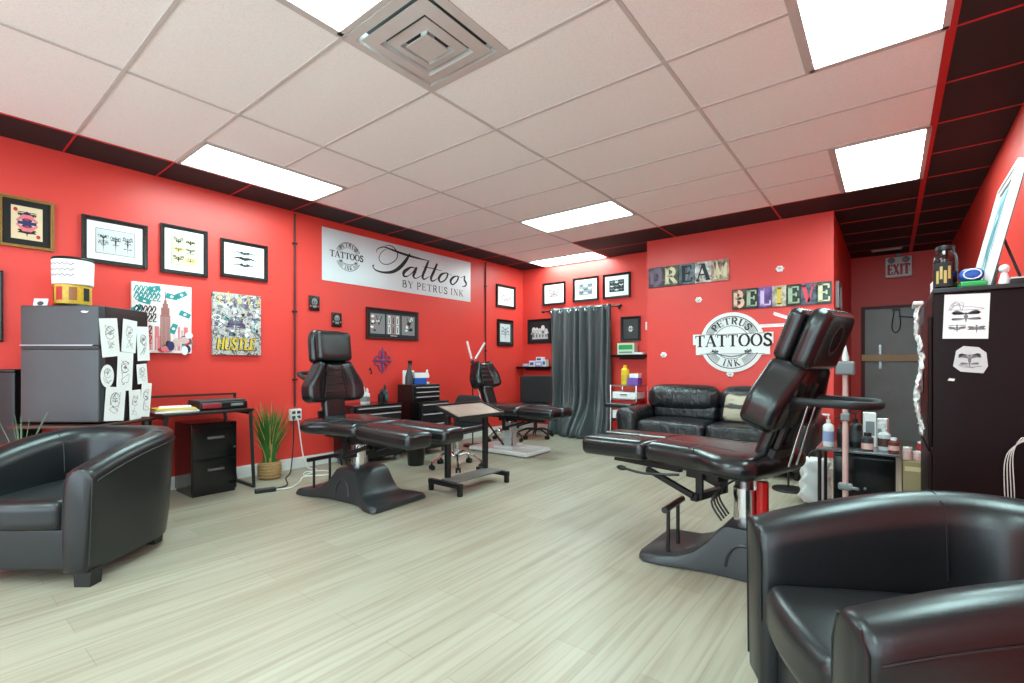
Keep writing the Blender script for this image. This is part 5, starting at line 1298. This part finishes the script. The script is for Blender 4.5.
m = MB(); m.rbox((0, 0, .19), (.20, .16, .36), .03, fn=lambda x, y, z: (x * (1 - .25 * z / .36) + .012 * math.sin(z * 60 + y * 30), y * (1 - .3 * z / .36) + .012 * math.sin(z * 47 + x * 40), z), inner=10); m.build('bag_body', PAPERG, t, 50)
MB().tube(smooth_path([(-.04, 0, .33), (-.04, 0, .40), (.0, 0, .43), (.04, 0, .40), (.04, 0, .33)], 5), .006, 6).build('handle', CABLE, t)
t = thing('lamp_pole', 'pale pink clinic lamp pole with a grey control box near the exit', 'lamp stand', (-.222, 3.70, 0))
MB().cyl((0, 0, .03), (0, 0, 1.12), .016, n=14).build('pole', PINKM, t)
m = MB(); m.rbox((0, -.005, 1.11), (.10, .07, .085), .012); m.build('control_box', GREY, t); m = MB(); m.lathe([(.018, 0), (.02, .02), (.003, .10)], (0, 0, 1.155), 12); m.build('tip', WHITEM, t)
m = MB(); m.rbox((0, 0, .36), (.075, .05, .04), .01); m.cyl((.03, -.02, .36), (.07, -.04, .36), .010, n=8); m.rbox((0, 0, .80), (.05, .045, .05), .01); m.build('clamp', GREY, t)
m = MB()
for k in range(4):
    a = PI / 2 * k + .4; m.bar((0, 0, .04), (.20 * math.cos(a), .20 * math.sin(a), .016), .032, .03)
m.build('foot', WHITEM, t)

# ================================================================ tall dark cupboard at right
CX0, CX1, CY0, CY1, CH = .158, .655, 3.0, 3.74, 1.465
t = thing('tall_cupboard', 'tall dark espresso cupboard against the right wall, papers on its side', 'cupboard', ((CX0 + CX1) / 2, (CY0 + CY1) / 2, 0))
w, d = CX1 - CX0, CY1 - CY0
MB().rbox((0, 0, CH / 2), (w, d, CH), .005).build('carcass', DARKWOOD, t); MB().rbox((0, -.0, CH + .011), (w + .0, d + .02, .022), .004).build('cupboard_top', BLACKP, t)
for k, z in enumerate((.40, 1.05)):
    dr = MB().rbox((-w / 2 - .008, .0, z), (.014, d - .02, .62), .003).build('cupboard_door', DARKWOOD, t); MB().cyl((-w / 2 - .03, -.22, z - .06), (-w / 2 - .03, -.22, z + .06), .006, n=8).build('handle', STEEL, dr)
FY = CY0
t = thing('paper_sheet', 'square grey drawing sheet taped high on the dark cupboard', 'paper', (.272, FY, 1.352))
MB().box((0, -.0016, 0), (.152, .0016, .204), 0, Matrix.Rotation(R(2), 4, 'Y')).build('sheet', PAPER, t)
m = MB(); motif(m, .035, -.055, .03, .025, -.003, 0, 4); motif(m, -.03, -.05, .03, .024, -.0031, 0, 6); scribble(m, -.06, .02, .06, .07, -.0032, 0, 14, .0016, 8); motif(m, 0, .0, .05, .03, -.0033, 0, 14); m.build('pencil_drawing', INKG, t)
t = thing('paper_sheet', 'torn rounded paper scrap below the square sheet on the dark cupboard', 'paper', (.284, FY, 1.155))
m = MB(); m.prism([(-.055, -.03), (-.045, .04), (-.02, .062), (.03, .055), (.055, .03), (.06, -.03), (.045, -.062), (.0, -.058), (-.03, -.055)], -.0024, -.0008); m.build('sheet', PAPERG, t)
m = MB(); motif(m, 0, 0, .04, .04, -.0030, 0, 17); scribble(m, -.035, -.04, .04, -.02, -.0031, 0, 8, .0016, 3); m.build('pencil_drawing', INKG, t)
t = thing('paper_scrap', 'tiny torn white scrap on the dark cupboard, left under the torn sheet', 'paper', (.222, FY, 1.062)); m = MB(); m.prism([(-.012, -.004), (.010, -.007), (.014, .004), (-.006, .008)], -.002, -.0006); m.build('sheet', PAPER, t)
# limp white film hanging over the near left edge
t = thing('plastic_film', 'crumpled white film hanging down the left edge of the dark cupboard', 'film', (CX0 - .056, FY + .10, 0))
def film(u, v):
    z = 1.42 - .62 * v; cr = .5 * math.sin(v * 47 + u * 9) + .5 * math.sin(v * 83 - u * 13) + .4 * math.sin(v * 29 + u * 31)
    return (.010 + .009 * cr - .010 * math.sin(v * 11), -.10 + u * (.12 + .03 * math.sin(v * 9)) + .012 * math.sin(v * 37), z + .012 * math.sin(u * 14 + v * 50))
o = MB().grid(film, 16, 60).build('film_sheet', PAPER, t, 180); sdm = o.modifiers.new('thick', 'SOLIDIFY'); sdm.thickness = .002
MB().rbox((.005, .0, 1.425), (.04, .20, .02), .006).build('film_roll', PAPERG, t)
ZK = CH + .0232
t = thing('tall_jar', 'tall dark glass jar with gold label on the dark cupboard', 'jar', (.208, 3.10, ZK))
MB().lathe([(.040, 0), (.044, .008), (.046, .14), (.044, .162), (.034, .182), (.030, .19)], n=24).build('jar_body', mat('dark_amber_glass', (40, 14, 12), .08), t); MB().lathe([(.033, .19), (.035, .192), (.035, .21), (.02, .214)], n=20).build('cap', BLACKP, t)
m = MB(); m.grid(lambda u, v: (.0466 * math.cos(R(-150 + 90 * u)), .0466 * math.sin(R(-150 + 90 * u)), .015 + .115 * v), 10, 1, 0)
for k in range(4): a0 = R(-135 + 18 * k); m.grid(lambda u, v: (.0472 * math.cos(a0 + u * .22), .0472 * math.sin(a0 + u * .22), .03 + .02 * (k % 2) + v * .06), 3, 1, 1)
m.build('jar_label', [INK, mat('gold_print', (190, 160, 90), .5)], t)
t = thing('squeeze_bottle', 'white squeeze bottle with pointed nozzle behind the tall jar', 'bottle', (.19, 3.34, ZK)); MB().lathe(cylp(.024, .075, .7, .1), n=16).build('bottle_body', WHITEM, t); MB().lathe([(.015, .075), (.014, .085), (.004, .115)], n=12).build('nozzle', WHITEM, t)
t = thing('plastic_tray', 'bright green plastic tray on the dark cupboard', 'tray', (.297, 3.08, ZK), R(4)); m = MB(); m.rbox((0, 0, .012), (.09, .13, .024), .006); m.build('tray_body', GREENP, t); MB().rbox((0, 0, .0255), (.075, .11, .003), .001).build('tray_inside', mat('deep_green', (24, 110, 56), .5), t)
t = thing('cling_wrap', 'blue wrap roll lying on the green tray', 'roll', (.297, 3.08, ZK + .0285)); m = MB(); m.rbox((0, 0, .03), (.085, .10, .06), .028, inner=6); m.build('roll_body', BLUEP, t); MB().tube([(.03 * math.cos(a), -.051, .03 + .022 * math.sin(a)) for a in [2 * PI * i / 14 for i in range(14)]], .003, 6, closed=True).build('roll_end', WHITEM, t)
t = thing('card_holder', 'red edged white paper stand beside the tall jar', 'card', (.262, 3.20, ZK)); m = MB(); m.box((0, 0, .045), (.004, .07, .09), 0, Matrix.Rotation(R(16), 4, 'Y')); m.build('card', PAPER, t); MB().box((.024, 0, .088), (.010, .074, .008)).build('card_edge', REDP, t)
t = thing('small_figure', 'small white trinket on the dark cupboard beside the blue roll', 'ornament', (.40, 3.032, ZK)); m = MB(); m.lathe([(.018, 0), (.020, .01), (.013, .04), (.010, .055)], n=14); m.build('trinket_body', WHITEM, t); MB().ball((0, 0, .07), (.019, .019, .02)).build('trinket_top', WHITEM, t)
t = thing('paper_clutter', 'pink and white wrappers in front of the leaning picture', 'paper', (.46, 3.16, ZK), R(20)); m = MB(); m.rbox((0, 0, .010), (.07, .10, .02), .006); m.build('wrapper', PAPERG, t); m = MB(); m.rbox((-.005, -.01, .028), (.05, .06, .014), .005); m.build('pink_wrapper', PINKP, t)
t = thing('slim_box', 'slim black case with white lid edge at the near end of the cupboard', 'box', (.46, 3.045, ZK), R(2)); MB().rbox((0, 0, .010), (.09, .08, .02), .003).build('case', BLACKP, t); MB().rbox((0, 0, .0235), (.088, .078, .006), .002).build('case_lid', WHITEM, t)
# picture leaning on the right wall: local x along -Y, front facing -X
t = thing('leaning_picture', 'white framed teal abstract picture leaning on the right wall atop the cupboard', 'picture', (.362, 3.35, ZK + .004), R(-90))
t.rotation_euler = (R(-12), 0, R(-90))
LP_W, LP_H = .53, .57
def fm(w, h, fw, dd, z0):
    m = frame_bars(w, h, fw, dd); m.v = [(x, y, z + z0) for x, y, z in m.v]; return m
fm(LP_W, LP_H, .045, .03, LP_H / 2).build('frame', WHITEM, t, 30)
MB().box((0, -.008, LP_H / 2), (LP_W - .08, .012, LP_H - .08)).build('print', ramp_mat('teal_abstract', 'noise', [(.30, (20, 60, 74)), (.45, (70, 130, 146)), (.55, (214, 230, 232)), (.7, (120, 176, 186))], (7, 7, 3), detail=5, distortion=1.5), t)
MB().box((0, .002, LP_H / 2), (LP_W, .004, LP_H)).build('backing', DKGREY, t)
MB().bar((0, .006, .30), (0, .15, .032), .03, .006).build('easel_strut', BLACKM, t)
t = thing('sketch_board', 'grey sketch board standing behind the leaning picture', 'paper', (.395, 3.64, ZK + .001), R(-60))
t.rotation_euler = (R(-8), 0, R(-50))
m = MB(); m.prism([(-.07, 0), (.06, 0), (.07, .17), (.02, .22), (-.02, .20), (-.07, .15)], -.005, 0); m.build('board', PAPERG, t); m = MB(); motif(m, 0, .11, .04, .06, -.0062, 0, 9); scribble(m, -.05, .02, .05, .08, -.0064, 0, 9, .003, 2); m.build('pencil_drawing', INKG, t)
# machine and leads hanging at the right edge
t = thing('power_supply', 'small black and green tattoo power supply hung on the cupboard front, at the far right', 'power supply', (.492, FY, .745))
MB().rbox((0, -.03, 0), (.07, .055, .10), .008).build('supply_body', BLACKP, t); MB().rbox((0, -.0585, .02), (.045, .004, .03), .0015).build('display', mat('green_display', (50, 90, 70), .3), t)
m = MB()
for k in range(4): m.tube(smooth_path([(-.03 + .015 * k, -.03, .045), (-.05 + .01 * k, -.05, .075), (-.075 - .006 * k, -.04, .0), (-.07 - .01 * k, -.03, -.16), (-.066 - .006 * k, -.02, -.34)], 6), .0018, 6)
m.build('lead', [CABLEW], t)
